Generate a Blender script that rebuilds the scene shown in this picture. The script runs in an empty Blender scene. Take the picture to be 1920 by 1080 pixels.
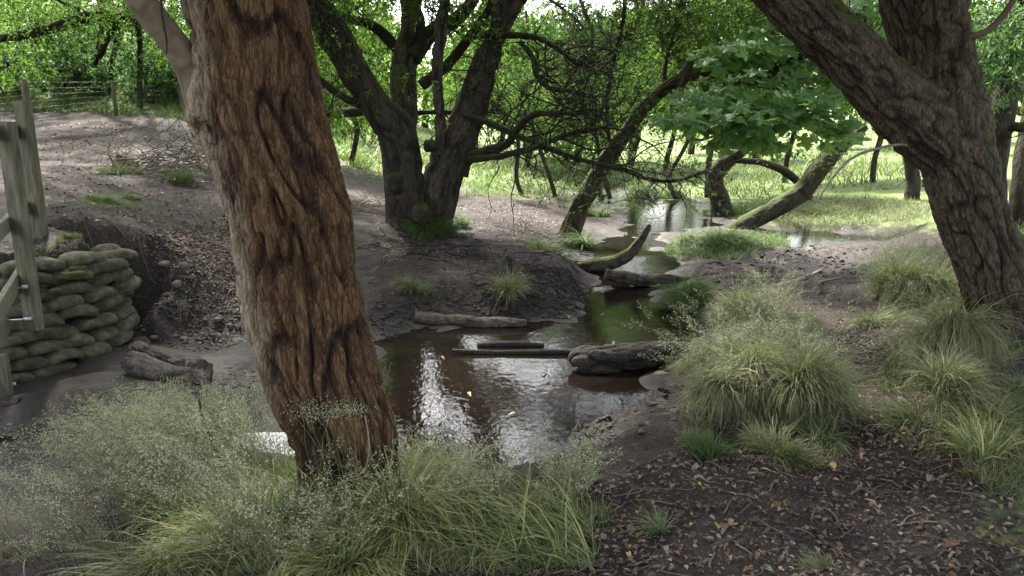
import bpy, math, random
import numpy as np
from mathutils import Vector

# ------------------------------------------------------------------ camera, world, sun, exposure
rng = np.random.default_rng(7)
random.seed(7)
S = bpy.context.scene
COL = S.collection
PITCH = math.radians(12.0)
FPX = 1371.0                       # focal length in pixels of the 1920 px wide photograph
CZ = 1.6
cam_d = bpy.data.cameras.new('camera')
cam_d.sensor_width = 36.0
cam_d.lens = 36.0 * FPX / 1920.0
cam_d.clip_start = 0.05
cam_d.clip_end = 1500.0
cam = bpy.data.objects.new('camera', cam_d)
cam.location = (0, 0, CZ)
cam.rotation_euler = (math.radians(90) - PITCH, 0, 0)
COL.objects.link(cam)
S.camera = cam

SUN_EL, SUN_AZ = math.radians(50), math.radians(-28)      # azimuth from +Y (ahead), towards -X
w = bpy.data.worlds.new('World'); S.world = w; w.use_nodes = True
nt = w.node_tree
sky = nt.nodes.new('ShaderNodeTexSky'); sky.sky_type = 'NISHITA'; sky.sun_disc = False
sky.sun_elevation = SUN_EL; sky.sun_rotation = SUN_AZ
sky.air_density = 1.0; sky.dust_density = 3.0; sky.ozone_density = 1.0
nt.nodes['Background'].inputs['Strength'].default_value = 0.14
bw = nt.nodes.new('ShaderNodeRGBToBW'); nt.links.new(sky.outputs[0], bw.inputs[0])       # thin bright cloud whitens the sky
wm = nt.nodes.new('ShaderNodeMix'); wm.data_type = 'RGBA'; wm.inputs[0].default_value = .6
tn = nt.nodes.new('ShaderNodeMix'); tn.data_type = 'RGBA'; tn.blend_type = 'MULTIPLY'; tn.inputs[0].default_value = 1; tn.inputs[7].default_value = (1.06, 1.0, .93, 1)
nt.links.new(bw.outputs[0], tn.inputs[6]); nt.links.new(sky.outputs[0], wm.inputs[6]); nt.links.new(tn.outputs[2], wm.inputs[7])
nt.links.new(wm.outputs[2], nt.nodes['Background'].inputs['Color'])
sd = bpy.data.lights.new('sun', 'SUN'); sd.energy = 3.2; sd.angle = math.radians(4); sd.color = (1, .95, .86)
so = bpy.data.objects.new('sun', sd)
sv = Vector((math.sin(SUN_AZ) * math.cos(SUN_EL), math.cos(SUN_AZ) * math.cos(SUN_EL), math.sin(SUN_EL)))
so.rotation_euler = sv.to_track_quat('Z', 'Y').to_euler()
so.location = sv * 60
COL.objects.link(so)
S.view_settings.view_transform = 'Standard'
S.view_settings.look = 'None'
S.view_settings.exposure = 2.92
S.view_settings.gamma = 1.0
S.view_settings.use_curve_mapping = False
S.render.engine = 'CYCLES'
S.cycles.max_bounces = 8
S.cycles.diffuse_bounces = 3
S.cycles.transparent_max_bounces = 8
S.cycles.transmission_bounces = 4

# ------------------------------------------------------------------ geometry of the view
cp, sp = math.cos(PITCH), math.sin(PITCH)
def P(px, py, Y):
    """point at distance Y in front of the camera that lies on the sight line through a pixel"""
    a = (px - 960) / FPX; b = (540 - py) / FPX
    t = Y / (cp + b * sp)
    return np.array([a * t, Y, CZ + t * (b * cp - sp)])
def RW(wpx, py, Y):
    b = (540 - py) / FPX
    return 0.5 * wpx * (Y / (cp + b * sp)) / FPX

# ------------------------------------------------------------------ numpy noise
def _h(i, j, k, s):
    n = (i * 374761393 + j * 668265263 + k * 2147483647 + s * 144665) & 0xFFFFFFFF
    n = ((n ^ (n >> 13)) * 1274126177) & 0xFFFFFFFF
    n = ((n ^ (n >> 15)) * 2246822519) & 0xFFFFFFFF
    return ((n ^ (n >> 16)) & 0xFFFF) / 32767.5 - 1.0
def noise3(x, y, z, s=0):
    x, y, z = np.broadcast_arrays(np.asarray(x, float), np.asarray(y, float), np.asarray(z, float))
    xi = np.floor(x).astype(np.int64); yi = np.floor(y).astype(np.int64); zi = np.floor(z).astype(np.int64)
    xf = x - xi; yf = y - yi; zf = z - zi
    u = xf * xf * (3 - 2 * xf); v = yf * yf * (3 - 2 * yf); w_ = zf * zf * (3 - 2 * zf)
    def L(a, b, t): return a + (b - a) * t
    r0 = L(L(_h(xi, yi, zi, s), _h(xi + 1, yi, zi, s), u), L(_h(xi, yi + 1, zi, s), _h(xi + 1, yi + 1, zi, s), u), v)
    r1 = L(L(_h(xi, yi, zi + 1, s), _h(xi + 1, yi, zi + 1, s), u), L(_h(xi, yi + 1, zi + 1, s), _h(xi + 1, yi + 1, zi + 1, s), u), v)
    return L(r0, r1, w_)
def noise2(x, y, s=0):
    x = np.asarray(x, float); y = np.asarray(y, float)
    xi = np.floor(x).astype(np.int64); yi = np.floor(y).astype(np.int64)
    xf = x - xi; yf = y - yi
    u = xf * xf * (3 - 2 * xf); v = yf * yf * (3 - 2 * yf)
    a = _h(xi, yi, 0, s); b = _h(xi + 1, yi, 0, s); c = _h(xi, yi + 1, 0, s); d = _h(xi + 1, yi + 1, 0, s)
    return (a + (b - a) * u) * (1 - v) + (c + (d - c) * u) * v
def fbm2(x, y, s=0, o=4):
    r = 0; a = 1; t = 0
    for k in range(o):
        r = r + a * noise2(x * 2 ** k + 13 * k, y * 2 ** k - 7 * k, s + k); t += a; a *= .5
    return r / t
def fbm3(x, y, z, s=0, o=3):
    r = 0; a = 1; t = 0
    for k in range(o):
        f = 2 ** k
        r = r + a * noise3(x * f + 5 * k, y * f - 9 * k, z * f + 3 * k, s + k); t += a; a *= .5
    return r / t
def sstep(t):
    t = np.clip(t, 0, 1); return t * t * (3 - 2 * t)

# ------------------------------------------------------------------ terrain
def Wl(y):   # water level along the brook
    return -0.45 + 0.20 * sstep((y - 9.2) / 2.4) + .14 * sstep((y - 12) / 11)
def toZ(px, py, z):
    ang = PITCH - math.atan((540 - py) / FPX)
    Y = (CZ - z) / math.tan(ang)
    return P(px, py, Y)
def toW(px, py):
    z = -.45
    for _ in range(6):
        p = toZ(px, py, z); z = float(Wl(p[1]))
    return p[:2]
B = []       # control points of the dry ground: x, y, z, grass
for px, py, z, g in [(960,1079,0,.25),(200,1079,-.15,.5),(1700,1079,.02,.1),(1900,900,.1,.7),(1500,900,0,.1),(1100,930,-.05,.2),(650,930,-.08,.6),
        (300,950,-.2,.5),(0,1079,-.25,.2),(1880,650,.12,.3),(1580,700,-.02,0),(1400,800,0,.3),(1400,620,-.08,.4),(1700,560,.05,.3),(1850,470,.2,.6),
        (1600,490,-.17,0),(1650,405,.0,1),(1800,400,.15,1),(1350,450,-.10,.6),(1300,560,-.15,.5),(1480,425,-.14,.6),(1040,450,.0,.2),(1110,425,-.14,.3),(1290,470,-.16,.5),(760,440,.12,.1),
        (900,400,.15,0),(900,490,-.02,0),(700,520,-.05,0),(950,560,-.17,0),(720,600,-.3,0),(150,480,.5,.2),(40,480,.52,.1),(330,470,.36,0),
        (300,520,.2,0),(330,600,-.15,0),(440,420,.36,.1),(420,560,-.1,0),(200,400,.72,.15),(200,300,1.1,.1),(380,330,.9,.2),(560,400,.4,.0),
        (630,340,.55,.3),(900,345,.22,.8),(1050,355,-.05,.6),(1310,390,-.13,.9),(700,300,.6,1),(1450,330,.1,1),(500,340,.7,.1)]:
    p = toZ(px, py, z); B.append((p[0], p[1], z, g))
for px, Y, z, g in [(100,18,1.9,0),(330,18,1.85,.2),(500,18,1.3,.4),(-300,12,1.5,.3),(900,24,.5,1),(1200,24,.12,1),(1700,21,.4,1),(2300,18,.8,1),(720,24,.85,1),
        (300,20.5,2.35,1),(60,20.5,2.5,1),(300,26,4.6,1),(50,26,4.8,1),(-400,24,4.2,1),(550,27,2.4,1),(1000,60,1.7,1),(1500,60,2.0,1),(400,55,9,1),(2200,55,3,1),(1000,220,15,1),
        (2500,220,20,1),(-500,220,26,1),(-600,6,.7,.3),(-900,3,.2,.3),(2600,4,.3,.6),(2500,9,.5,.8),(960,.4,.0,.3),(-2000,1.0,0,.3),(3800,1.0,.1,.4)]:
    B.append(((px - 960) / FPX * Y * 1.02, Y, z, g))
B = np.array(B)
def uv(x, y):
    yc = np.maximum(y, .5)
    return np.clip(x / (yc + 1), -2, 2) * 1.6, np.log(yc + 1)
def tps_fit(u, v, val, lam):
    n = len(u)
    r2 = (u[:, None] - u) ** 2 + (v[:, None] - v) ** 2
    K = .5 * r2 * np.log(r2 + 1e-9) + lam * np.eye(n)
    Pm = np.c_[np.ones(n), u, v]
    A = np.block([[K, Pm], [Pm.T, np.zeros((3, 3))]])
    return np.linalg.solve(A, np.r_[val, 0, 0, 0])
bu, bv = uv(B[:, 0], B[:, 1])
cz_ = tps_fit(bu, bv, B[:, 2], 3e-3)
cg_ = tps_fit(bu, bv, B[:, 3], 1e-2)
def tps(x, y, c):
    u, v = uv(x, y); r = c[-3] + c[-2] * u + c[-1] * v
    for k in range(len(bu)):
        r2 = (u - bu[k]) ** 2 + (v - bv[k]) ** 2
        r = r + c[k] * .5 * r2 * np.log(r2 + 1e-9)
    return r
pond_px = [(1300,610),(1250,655),(1252,690),(1262,738),(1150,772),(1100,800),(1010,842),(900,872),(760,900),(600,905),(420,930),(260,965),(100,985),(-250,1020),
           (-900,1060),(-900,760),(-100,702),(0,694),(165,676),(238,640),(290,652),(340,668),(420,668),(520,662),(620,650),(700,655),(790,622),(880,604),(985,612),(1075,600),(1110,570),
           (1140,545),(1130,520),(1100,500),(1090,470),(1165,455),(1205,425),(1205,405),(1175,390),(1120,378),(1085,345),(1140,345),(1200,368),(1275,374),(1335,394),
           (1305,420),(1245,440),(1228,462),(1232,500),(1225,520),(1240,545),(1275,575)]
pud1 = [(1450,452),(1500,441),(1560,439),(1630,448),(1600,456),(1550,452),(1500,460)]
pud2 = [(1525,525),(1560,518),(1570,530),(1540,536)]
POLYS = [np.array([toW(*p) for p in q]) for q in (pond_px, pud1, pud2)]
def sdf1(x, y, poly):
    d2 = np.full(x.shape, 1e9); ins = np.zeros(x.shape, bool)
    n = len(poly)
    for i in range(n):
        ax, ay = poly[i]; bx, by = poly[(i + 1) % n]
        ex, ey = bx - ax, by - ay
        t = np.clip(((x - ax) * ex + (y - ay) * ey) / (ex * ex + ey * ey + 1e-12), 0, 1)
        d2 = np.minimum(d2, (x - ax - t * ex) ** 2 + (y - ay - t * ey) ** 2)
        if ay != by:
            c = ((ay > y) != (by > y)) & (x < ex * (y - ay) / ey + ax)
            ins ^= c
    return np.where(ins, -1, 1) * np.sqrt(d2)
def sdf(x, y):
    far = (y > 34) | (y < -3)
    r = np.full(x.shape, 20.0)
    m = ~far
    if m.any():
        xm, ym = x[m], y[m]
        r[m] = np.minimum.reduce([sdf1(xm, ym, q) for q in POLYS])
    return r
BAGBUMP = toZ(110, 752, -.42)[:2]
MUDBAR = toZ(430, 735, -.42)[:2]
MUDPATCH = toZ(1600, 490, -.17)[:2]
def terrain(x, y, fine=True):
    x = np.asarray(x, float); y = np.asarray(y, float); shp = x.shape
    x = x.ravel(); y = y.ravel()
    base = tps(x, y, cz_)
    g = np.clip(tps(x, y, cg_), 0, 1)
    s0 = sdf(x, y)
    s = s0 + .10 * noise2(x * 2.3, y * 2.3, 3) + .04 * noise2(x * 7, y * 7, 4)
    wl = Wl(y)
    bar = .07 * np.exp(-(((x - BAGBUMP[0]) / 1.1) ** 2 + ((y - BAGBUMP[1]) / .5) ** 2)) + .075 * np.exp(-(((x - MUDBAR[0]) / .9) ** 2 + ((y - MUDBAR[1]) / .45) ** 2))
    bar = bar + (.16 + .08 * sstep((4.6 - y) / .6)) * sstep((-1.05 - x) / .5) * sstep((7.2 - y) / .8) * (.9 + .25 * noise2(x * 1.3, y * 1.3, 44))
    bed = wl - .015 - .10 * sstep(-s / .7) + .048 * noise2(x * 1.7, y * 1.7, 5) + .012 * noise2(x * 5, y * 9, 6) + bar + .02 * noise2(x * 2.2 + y, y * 7, 46) * (bar > .05)
    wallside = sstep((-3.2 - x) / .3) * sstep((7.4 - y) / .5) * sstep((y - 4.6) / .5)
    bw = (.75 + .35 * noise2(x * .9, y * .9, 8)) * (1 - wallside) + .28 * wallside + .5 * sstep((y - 9) / 3)
    t = sstep(s / bw)
    lo = bed * (1 - t) + np.maximum(base, bed + .02) * t
    z = np.where(s > bw, np.maximum(base, wl + .01), lo)
    near = sstep((30 - y) / 15)
    md = ((x - MUDPATCH[0]) / 1.9) ** 2 + ((y - MUDPATCH[1]) / 1.5) ** 2
    mud = np.clip(np.exp(-((s - .35) / .5) ** 2) + .9 * np.exp(-md), 0, 1)
    mud = np.where(s < 0, np.maximum(mud, .35), mud) * near
    if fine:
        rid = 1 - np.abs(fbm2(x * 9, y * 9, 20, 3)) * 2
        z = z + near * (.05 * fbm2(x * 1.1, y * 1.1, 30, 3) * t + .022 * fbm2(x * 3.1, y * 3.1, 33, 3) * t + .016 * fbm2(x * 6, y * 6, 31, 3) * (.3 + t)
                        + mud * t * (.045 * np.clip(rid, 0, 1) + .03 * fbm2(x * 15, y * 15, 35, 2)))
    return z.reshape(shp), dict(grass=g.reshape(shp), s=s.reshape(shp), mud=mud.reshape(shp))
def H(x, y):
    return terrain(np.atleast_1d(x), np.atleast_1d(y))[0]
def G(px, py, dz=0.0):
    """where the sight line through a pixel meets the ground"""
    ys = np.geomspace(1.6, 60, 500)
    b = (540 - py) / FPX; a = (px - 960) / FPX
    t = ys / (cp + b * sp); x = a * t; z = CZ + t * (b * cp - sp)
    h = H(x, ys) + dz
    k = np.argmax(z < h) if (z < h).any() else 499
    return np.array([x[k], ys[k], h[k] - dz])
def poly_world(pxs):
    return np.array([G(*p)[:2] for p in pxs])
def scatter(poly, n):
    lo = poly.min(0); hi = poly.max(0); out = np.zeros((0, 2))
    while len(out) < n:
        q = rng.uniform(lo, hi, (n * 3, 2))
        out = np.r_[out, q[sdf1(q[:, 0], q[:, 1], poly) < 0]]
    return out[:n]

# ------------------------------------------------------------------ materials
def mat(name):
    m = bpy.data.materials.new(name); m.use_nodes = True
    return m, m.node_tree, m.node_tree.nodes['Principled BSDF']
def N(t, typ, **kw):
    n = t.nodes.new(typ)
    for k, v in kw.items():
        if k in n.inputs.keys(): n.inputs[k].default_value = v
        else: setattr(n, k, v)
    return n
def L(t, a, b): t.links.new(a, b)
def ramp(t, fac, stops):
    r = t.nodes.new('ShaderNodeValToRGB'); e = r.color_ramp.elements
    while len(e) < len(stops): e.new(.5)
    for i, (p, c) in enumerate(stops):
        e[i].position = p; e[i].color = (*c, 1)
    L(t, fac, r.inputs[0]); return r.outputs[0]
def mixc(t, f, a, b, mode='MIX'):
    m = t.nodes.new('ShaderNodeMix'); m.data_type = 'RGBA'; m.blend_type = mode
    for s_, v in ((m.inputs[0], f), (m.inputs[6], a), (m.inputs[7], b)):
        if isinstance(v, (int, float)): s_.default_value = v
        elif isinstance(v, tuple): s_.default_value = (*v, 1)
        else: L(t, v, s_)
    return m.outputs[2]
def mathn(t, op, a, b=0.0, c=0.0, clamp=False):
    m = t.nodes.new('ShaderNodeMath'); m.operation = op; m.use_clamp = clamp
    for i, v in enumerate((a, b, c)):
        if isinstance(v, (int, float)): m.inputs[i].default_value = v
        else: L(t, v, m.inputs[i])
    return m.outputs[0]
def attr(t, name):
    a = t.nodes.new('ShaderNodeAttribute'); a.attribute_name = name; return a
def coords(t, scale=(1, 1, 1), kind='Object'):
    tc = t.nodes.new('ShaderNodeTexCoord'); mp = t.nodes.new('ShaderNodeMapping'); mp.inputs['Scale'].default_value = scale
    L(t, tc.outputs[kind], mp.inputs[0]); return mp.outputs[0]
def noise_n(t, vec, scale, detail=5, rough=.6, out='Fac'):
    n = N(t, 'ShaderNodeTexNoise', Scale=scale, Detail=detail, Roughness=rough); L(t, vec, n.inputs['Vector']); return n.outputs[out]
def bump(t, bs, h, strength, dist, prev=None):
    b = N(t, 'ShaderNodeBump', Strength=strength, Distance=dist); L(t, h, b.inputs['Height'])
    if prev is not None: L(t, prev, b.inputs['Normal'])
    L(t, b.outputs[0], bs.inputs['Normal']); return b.outputs[0]

def bark_material(name, dark, mid, light, moss=0.0, mosscol=(.040, .052, .012), bumpd=.02, vs=.25, sc=14, side_light=None, plates=.3):
    m, t, bs = mat(name)
    v = coords(t, (1, 1, vs)); v1 = coords(t)
    n1 = noise_n(t, v, sc, 8, .65); n2 = noise_n(t, v1, 3, 4); n3 = noise_n(t, v1, 60, 3)
    rel = attr(t, 'relief').outputs['Fac']
    wv = t.nodes.new('ShaderNodeVectorMath'); wv.operation = 'MULTIPLY_ADD'
    nz = N(t, 'ShaderNodeTexNoise', Scale=9.0, Detail=3.0); L(t, v1, nz.inputs['Vector'])
    L(t, nz.outputs['Color'], wv.inputs[0]); wv.inputs[1].default_value = (.06, .06, .03); L(t, v, wv.inputs[2])
    vo = N(t, 'ShaderNodeTexVoronoi', Scale=sc * 2.2); vo.feature = 'DISTANCE_TO_EDGE'; L(t, wv.outputs[0], vo.inputs['Vector'])
    plate = mathn(t, 'MULTIPLY', vo.outputs['Distance'], 4.5, clamp=True)
    f = mathn(t, 'ADD', mathn(t, 'MULTIPLY', n1, .45), mathn(t, 'ADD', mathn(t, 'MULTIPLY', rel, .38), mathn(t, 'MULTIPLY', plate, .17 if plates else 0)))
    c = ramp(t, f, [(.30, dark), (.56, mid), (.84, light)])
    if side_light:  # paler ramp that paints light onto one side of the bark
        wa = attr(t, 'side_light').outputs['Fac']; wa = mathn(t, 'MULTIPLY', mathn(t, 'SUBTRACT', mathn(t, 'ADD', wa, mathn(t, 'MULTIPLY', n2, .6)), .55), 2.2, clamp=True)
        c = mixc(t, wa, c, ramp(t, f, [(.30, tuple(x * 1.6 for x in dark)), (.5, side_light[0]), (.78, side_light[1])]))
    c = mixc(t, mathn(t, 'MULTIPLY', n2, .3), c, mid)
    c = mixc(t, ramp(t, n3, [(.64, (0, 0, 0)), (.76, (.35, .35, .35))]), c, tuple(x * 1.3 for x in light))
    if moss > 0:
        g = t.nodes.new('ShaderNodeNewGeometry'); sx = t.nodes.new('ShaderNodeSeparateXYZ'); L(t, g.outputs['Normal'], sx.inputs[0])
        k = mathn(t, 'ADD', mathn(t, 'MULTIPLY', sx.outputs[2], .55), mathn(t, 'MULTIPLY', n2, 1.1))
        k = mathn(t, 'ADD', k, mathn(t, 'MULTIPLY', n3, .25))
        k = mathn(t, 'MULTIPLY', mathn(t, 'SUBTRACT', k, 1.15 - moss), 4, clamp=True)
        c = mixc(t, k, c, mixc(t, n3, tuple(x * .6 for x in mosscol), tuple(x * 1.6 for x in mosscol)))
    L(t, c, bs.inputs['Base Color']); bs.inputs['Roughness'].default_value = .9
    bs.inputs['Specular IOR Level'].default_value = .25
    bump(t, bs, mathn(t, 'ADD', mathn(t, 'ADD', n1, mathn(t, 'MULTIPLY', plate, plates)), mathn(t, 'MULTIPLY', n3, .25)), 1.0, bumpd)
    return m
M = {}
M['bark_main'] = bark_material('rough brown bark', (.006, .003, .002), (.046, .024, .011), (.15, .092, .046), 0, bumpd=.016, sc=26, vs=.13, side_light=((.12, .09, .06), (.32, .26, .18)))
M['bark_dark'] = bark_material('dark mossy bark', (.010, .008, .006), (.032, .026, .019), (.080, .067, .051), .32, bumpd=.02)
M['bark_grey'] = bark_material('grey brown bark', (.013, .011, .008), (.046, .037, .028), (.115, .097, .075), .24, bumpd=.02)
M['bark_fork'] = bark_material('furrowed bark with moss', (.012, .009, .006), (.042, .031, .022), (.125, .096, .068), .36, bumpd=.015, sc=18)
M['bark_moss'] = bark_material('very mossy bark', (.012, .010, .007), (.04, .033, .023), (.10, .085, .062), .42, mosscol=(.06, .075, .016), bumpd=.02)
M['twig'] = bark_material('thin dark twig', (.018, .014, .011), (.04, .033, .026), (.09, .075, .06), 0, bumpd=.003, vs=1)
M['twig_pale'] = bark_material('bare grey stick', (.10, .085, .065), (.19, .165, .13), (.32, .28, .23), 0, bumpd=.003, vs=1)
M['smooth'] = bark_material('smooth pale bark', (.07, .056, .036), (.135, .108, .072), (.23, .19, .135), 0, bumpd=.002, vs=2.5, sc=7, plates=0)
M['log'] = bark_material('weathered wet log', (.010, .008, .007), (.030, .025, .021), (.095, .082, .068), 0, bumpd=.01, vs=1)
M['log_pale'] = bark_material('weathered grey log', (.022, .018, .015), (.070, .058, .049), (.16, .14, .12), 0, bumpd=.008, vs=1)
M['moss'] = None

def leaf_material(name, ca, cb, trans, tmix=.45, rough=.5):
    m, t, bs = mat(name)
    a = attr(t, 'tint').outputs['Fac']
    c = mixc(t, a, ca, cb)
    L(t, c, bs.inputs['Base Color']); bs.inputs['Roughness'].default_value = rough
    tr = t.nodes.new('ShaderNodeBsdfTranslucent'); bs.inputs['Specular IOR Level'].default_value = .3
    L(t, mixc(t, a, tuple(x * .7 for x in trans), trans), tr.inputs['Color'])
    mx = t.nodes.new('ShaderNodeMixShader'); mx.inputs[0].default_value = tmix
    L(t, bs.outputs[0], mx.inputs[1]); L(t, tr.outputs[0], mx.inputs[2])
    L(t, mx.outputs[0], t.nodes['Material Output'].inputs[0])
    return m
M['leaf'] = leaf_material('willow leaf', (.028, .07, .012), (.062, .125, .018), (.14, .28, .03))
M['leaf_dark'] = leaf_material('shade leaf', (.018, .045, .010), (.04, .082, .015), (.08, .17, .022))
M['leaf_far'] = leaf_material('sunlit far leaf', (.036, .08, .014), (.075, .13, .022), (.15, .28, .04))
M['leaf_hedge'] = leaf_material('hedge leaf', (.035, .08, .030), (.08, .145, .055), (.12, .24, .06))
M['sycamore'] = leaf_material('sycamore leaf', (.050, .120, .045), (.11, .20, .06), (.28, .48, .07), .5)
M['grass'] = leaf_material('tussock grass blade', (.022, .055, .020), (.25, .245, .13), (.16, .22, .065), .3)
M['grass_fresh'] = leaf_material('fresh and golden grass blade', (.04, .09, .022), (.38, .36, .16), (.22, .32, .08), .3)
M['grass_dark'] = leaf_material('dark green grass blade', (.03, .065, .022), (.11, .15, .05), (.12, .2, .05), .35)
M['grass_bright'] = leaf_material('meadow grass blade', (.048, .10, .018), (.12, .16, .04), (.14, .23, .04), .35)
M['seed'] = leaf_material('grass seed head', (.22, .25, .13), (.50, .50, .34), (.35, .38, .22), .3)
def litter_leaf(name, a, b):
    return leaf_material(name, a, b, tuple(.6 * x for x in b), .15, .6)
M['lit_brown'] = litter_leaf('dead brown leaf', (.038, .027, .023), (.125, .088, .072))
M['lit_tan'] = litter_leaf('dead tan leaf', (.15, .11, .08), (.28, .21, .16))
M['lit_orange'] = litter_leaf('dead orange leaf', (.11, .055, .028), (.20, .10, .045))
M['lit_yellow'] = litter_leaf('dead yellow leaf', (.28, .21, .05), (.38, .31, .09))
M['lit_green'] = litter_leaf('fallen green leaf', (.08, .11, .035), (.15, .18, .07))

def ground_mat():
    m, t, bs = mat('woodland ground')
    v = coords(t)
    big = noise_n(t, v, .8, 5); med = noise_n(t, v, 5, 6, .7); fin = noise_n(t, v, 38, 5, .7)
    gr = attr(t, 'grass').outputs['Fac']; wet = attr(t, 'wet').outputs['Fac']; mud = attr(t, 'mud').outputs['Fac']; far = attr(t, 'far').outputs['Fac']
    soil = ramp(t, mathn(t, 'ADD', mathn(t, 'MULTIPLY', med, .5), mathn(t, 'MULTIPLY', fin, .5)), [(.34, (.009, .0065, .0055)), (.5, (.029, .0215, .0180)), (.68, (.060, .047, .041))])
    mudc = ramp(t, mathn(t, 'ADD', mathn(t, 'MULTIPLY', med, .6), mathn(t, 'MULTIPLY', fin, .4)), [(.35, (.0065, .005, .004)), (.55, (.021, .0155, .0125)), (.72, (.050, .039, .033))])
    damp = attr(t, 'damp').outputs['Fac']
    c = mixc(t, mathn(t, 'MAXIMUM', mud, mathn(t, 'MULTIPLY', damp, .7)), soil, mudc)
    # small leaf fragments, each a cell with its own tone
    for sc_, th, lo, hi in ((21, .12, (.04, .028, .023), (.13, .10, .078)), (52, .26, (.045, .03, .024), (.13, .092, .072)), (95, .34, (.045, .033, .028), (.17, .135, .11))):
        vo = N(t, 'ShaderNodeTexVoronoi', Scale=sc_, Randomness=1.0); L(t, v, vo.inputs['Vector'])
        sx = t.nodes.new('ShaderNodeSeparateColor'); L(t, vo.outputs['Color'], sx.inputs[0])
        k = mathn(t, 'MULTIPLY', mathn(t, 'LESS_THAN', sx.outputs[0], th), mathn(t, 'LESS_THAN', vo.outputs['Distance'], .36))
        k = mathn(t, 'MULTIPLY', k, mathn(t, 'SUBTRACT', 1, mathn(t, 'MULTIPLY', wet, 1.0), clamp=True))
        k = mathn(t, 'MULTIPLY', k, ramp(t, big, [(.35, (.1, .1, .1)), (.6, (1, 1, 1))]))
        c = mixc(t, k, c, mixc(t, sx.outputs[1], lo, hi))
    gcol = ramp(t, mathn(t, 'ADD', mathn(t, 'MULTIPLY', big, .45), mathn(t, 'MULTIPLY', med, .55)), [(.3, (.055, .085, .022)), (.55, (.12, .165, .045)), (.75, (.22, .24, .09))])
    gcol = mixc(t, far, gcol, ramp(t, mathn(t, 'ADD', mathn(t, 'MULTIPLY', big, .5), mathn(t, 'MULTIPLY', med, .5)), [(.3, (.045, .085, .018)), (.5, (.08, .12, .03)), (.7, (.13, .145, .05))]))
    k = mathn(t, 'MULTIPLY', mathn(t, 'SUBTRACT', mathn(t, 'ADD', gr, mathn(t, 'MULTIPLY', mathn(t, 'SUBTRACT', med, .5), 1.2)), .5), 3, clamp=True)
    c = mixc(t, k, c, gcol)
    c = mixc(t, wet, c, mixc(t, med, (.010, .0085, .0075), (.034, .029, .026)))
    L(t, c, bs.inputs['Base Color'])
    rr = mathn(t, 'SUBTRACT', .92, mathn(t, 'MULTIPLY', mathn(t, 'MAXIMUM', wet, mathn(t, 'MULTIPLY', mud, .55)), mathn(t, 'ADD', .12, mathn(t, 'MULTIPLY', med, .72))))
    L(t, rr, bs.inputs['Roughness']); bs.inputs['Specular IOR Level'].default_value = .28
    b = bump(t, bs, med, .6, .02); b = bump(t, bs, fin, .8, .008, b); bump(t, bs, noise_n(t, coords(t, (.8, 1.5, 1)), 15, 6, .72), .9, .022, b)
    return m
M['ground'] = ground_mat()
def water_mat():
    m, t, bs = mat('brook water')
    t.nodes.remove(bs)
    v = coords(t, (1, .45, 1)); v2 = coords(t)
    n = mathn(t, 'ADD', noise_n(t, v, 26, 3, .55), mathn(t, 'MULTIPLY', noise_n(t, v2, 5, 2), 1.2))
    b = N(t, 'ShaderNodeBump', Strength=.22, Distance=.010); L(t, n, b.inputs['Height'])
    fr = N(t, 'ShaderNodeFresnel', IOR=1.6); L(t, b.outputs[0], fr.inputs['Normal'])
    gl = N(t, 'ShaderNodeBsdfGlossy', Roughness=.02); L(t, b.outputs[0], gl.inputs['Normal'])
    tr = t.nodes.new('ShaderNodeBsdfTransparent'); tr.inputs[0].default_value = (.66, .57, .45, 1)
    df = t.nodes.new('ShaderNodeBsdfDiffuse'); df.inputs[0].default_value = (.022, .017, .013, 1)
    m1 = t.nodes.new('ShaderNodeMixShader'); m1.inputs[0].default_value = .35
    L(t, tr.outputs[0], m1.inputs[1]); L(t, df.outputs[0], m1.inputs[2])
    m2 = t.nodes.new('ShaderNodeMixShader'); L(t, fr.outputs[0], m2.inputs[0]); L(t, m1.outputs[0], m2.inputs[1]); L(t, gl.outputs[0], m2.inputs[2])
    L(t, m2.outputs[0], t.nodes['Material Output'].inputs[0])
    return m
M['water'] = water_mat()
def simple(name, stops, sc=8, rough=.85, bd=.005, vec=(1, 1, 1), moss=None, metallic=0, vary=0, weave=0):
    m, t, bs = mat(name); v = coords(t, vec)
    n = noise_n(t, v, sc, 7, .65); f = noise_n(t, coords(t), 45, 4)
    c = ramp(t, n, stops)
    if moss:
        big = noise_n(t, coords(t), 2.6, 4)
        g = t.nodes.new('ShaderNodeNewGeometry'); sx = t.nodes.new('ShaderNodeSeparateXYZ'); L(t, g.outputs['Normal'], sx.inputs[0])
        k = mathn(t, 'MULTIPLY', mathn(t, 'SUBTRACT', mathn(t, 'ADD', mathn(t, 'MULTIPLY', sx.outputs[2], .35), big), moss[0]), 5, clamp=True)
        c = mixc(t, k, c, mixc(t, f, tuple(.6 * x for x in moss[1]), tuple(1.5 * x for x in moss[1])))
    if vary:
        oi = t.nodes.new('ShaderNodeObjectInfo'); vv = mathn(t, 'ADD', 1 - vary, mathn(t, 'MULTIPLY', oi.outputs['Random'], 2 * vary))
        cb = t.nodes.new('ShaderNodeCombineColor'); [L(t, vv, cb.inputs[k]) for k in range(3)]
        c = mixc(t, 1.0, c, cb.outputs[0], 'MULTIPLY')
    L(t, c, bs.inputs['Base Color']); bs.inputs['Roughness'].default_value = rough; bs.inputs['Metallic'].default_value = metallic
    pb = bump(t, bs, mathn(t, 'ADD', n, mathn(t, 'MULTIPLY', f, .4)), .6, bd)
    if weave:
        for dr in ('X', 'Z'):
            wv = N(t, 'ShaderNodeTexWave', Scale=weave, Distortion=1.5); wv.bands_direction = dr; L(t, coords(t), wv.inputs['Vector']); pb = bump(t, bs, wv.outputs['Fac'], .35, .002, pb)
    return m
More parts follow.
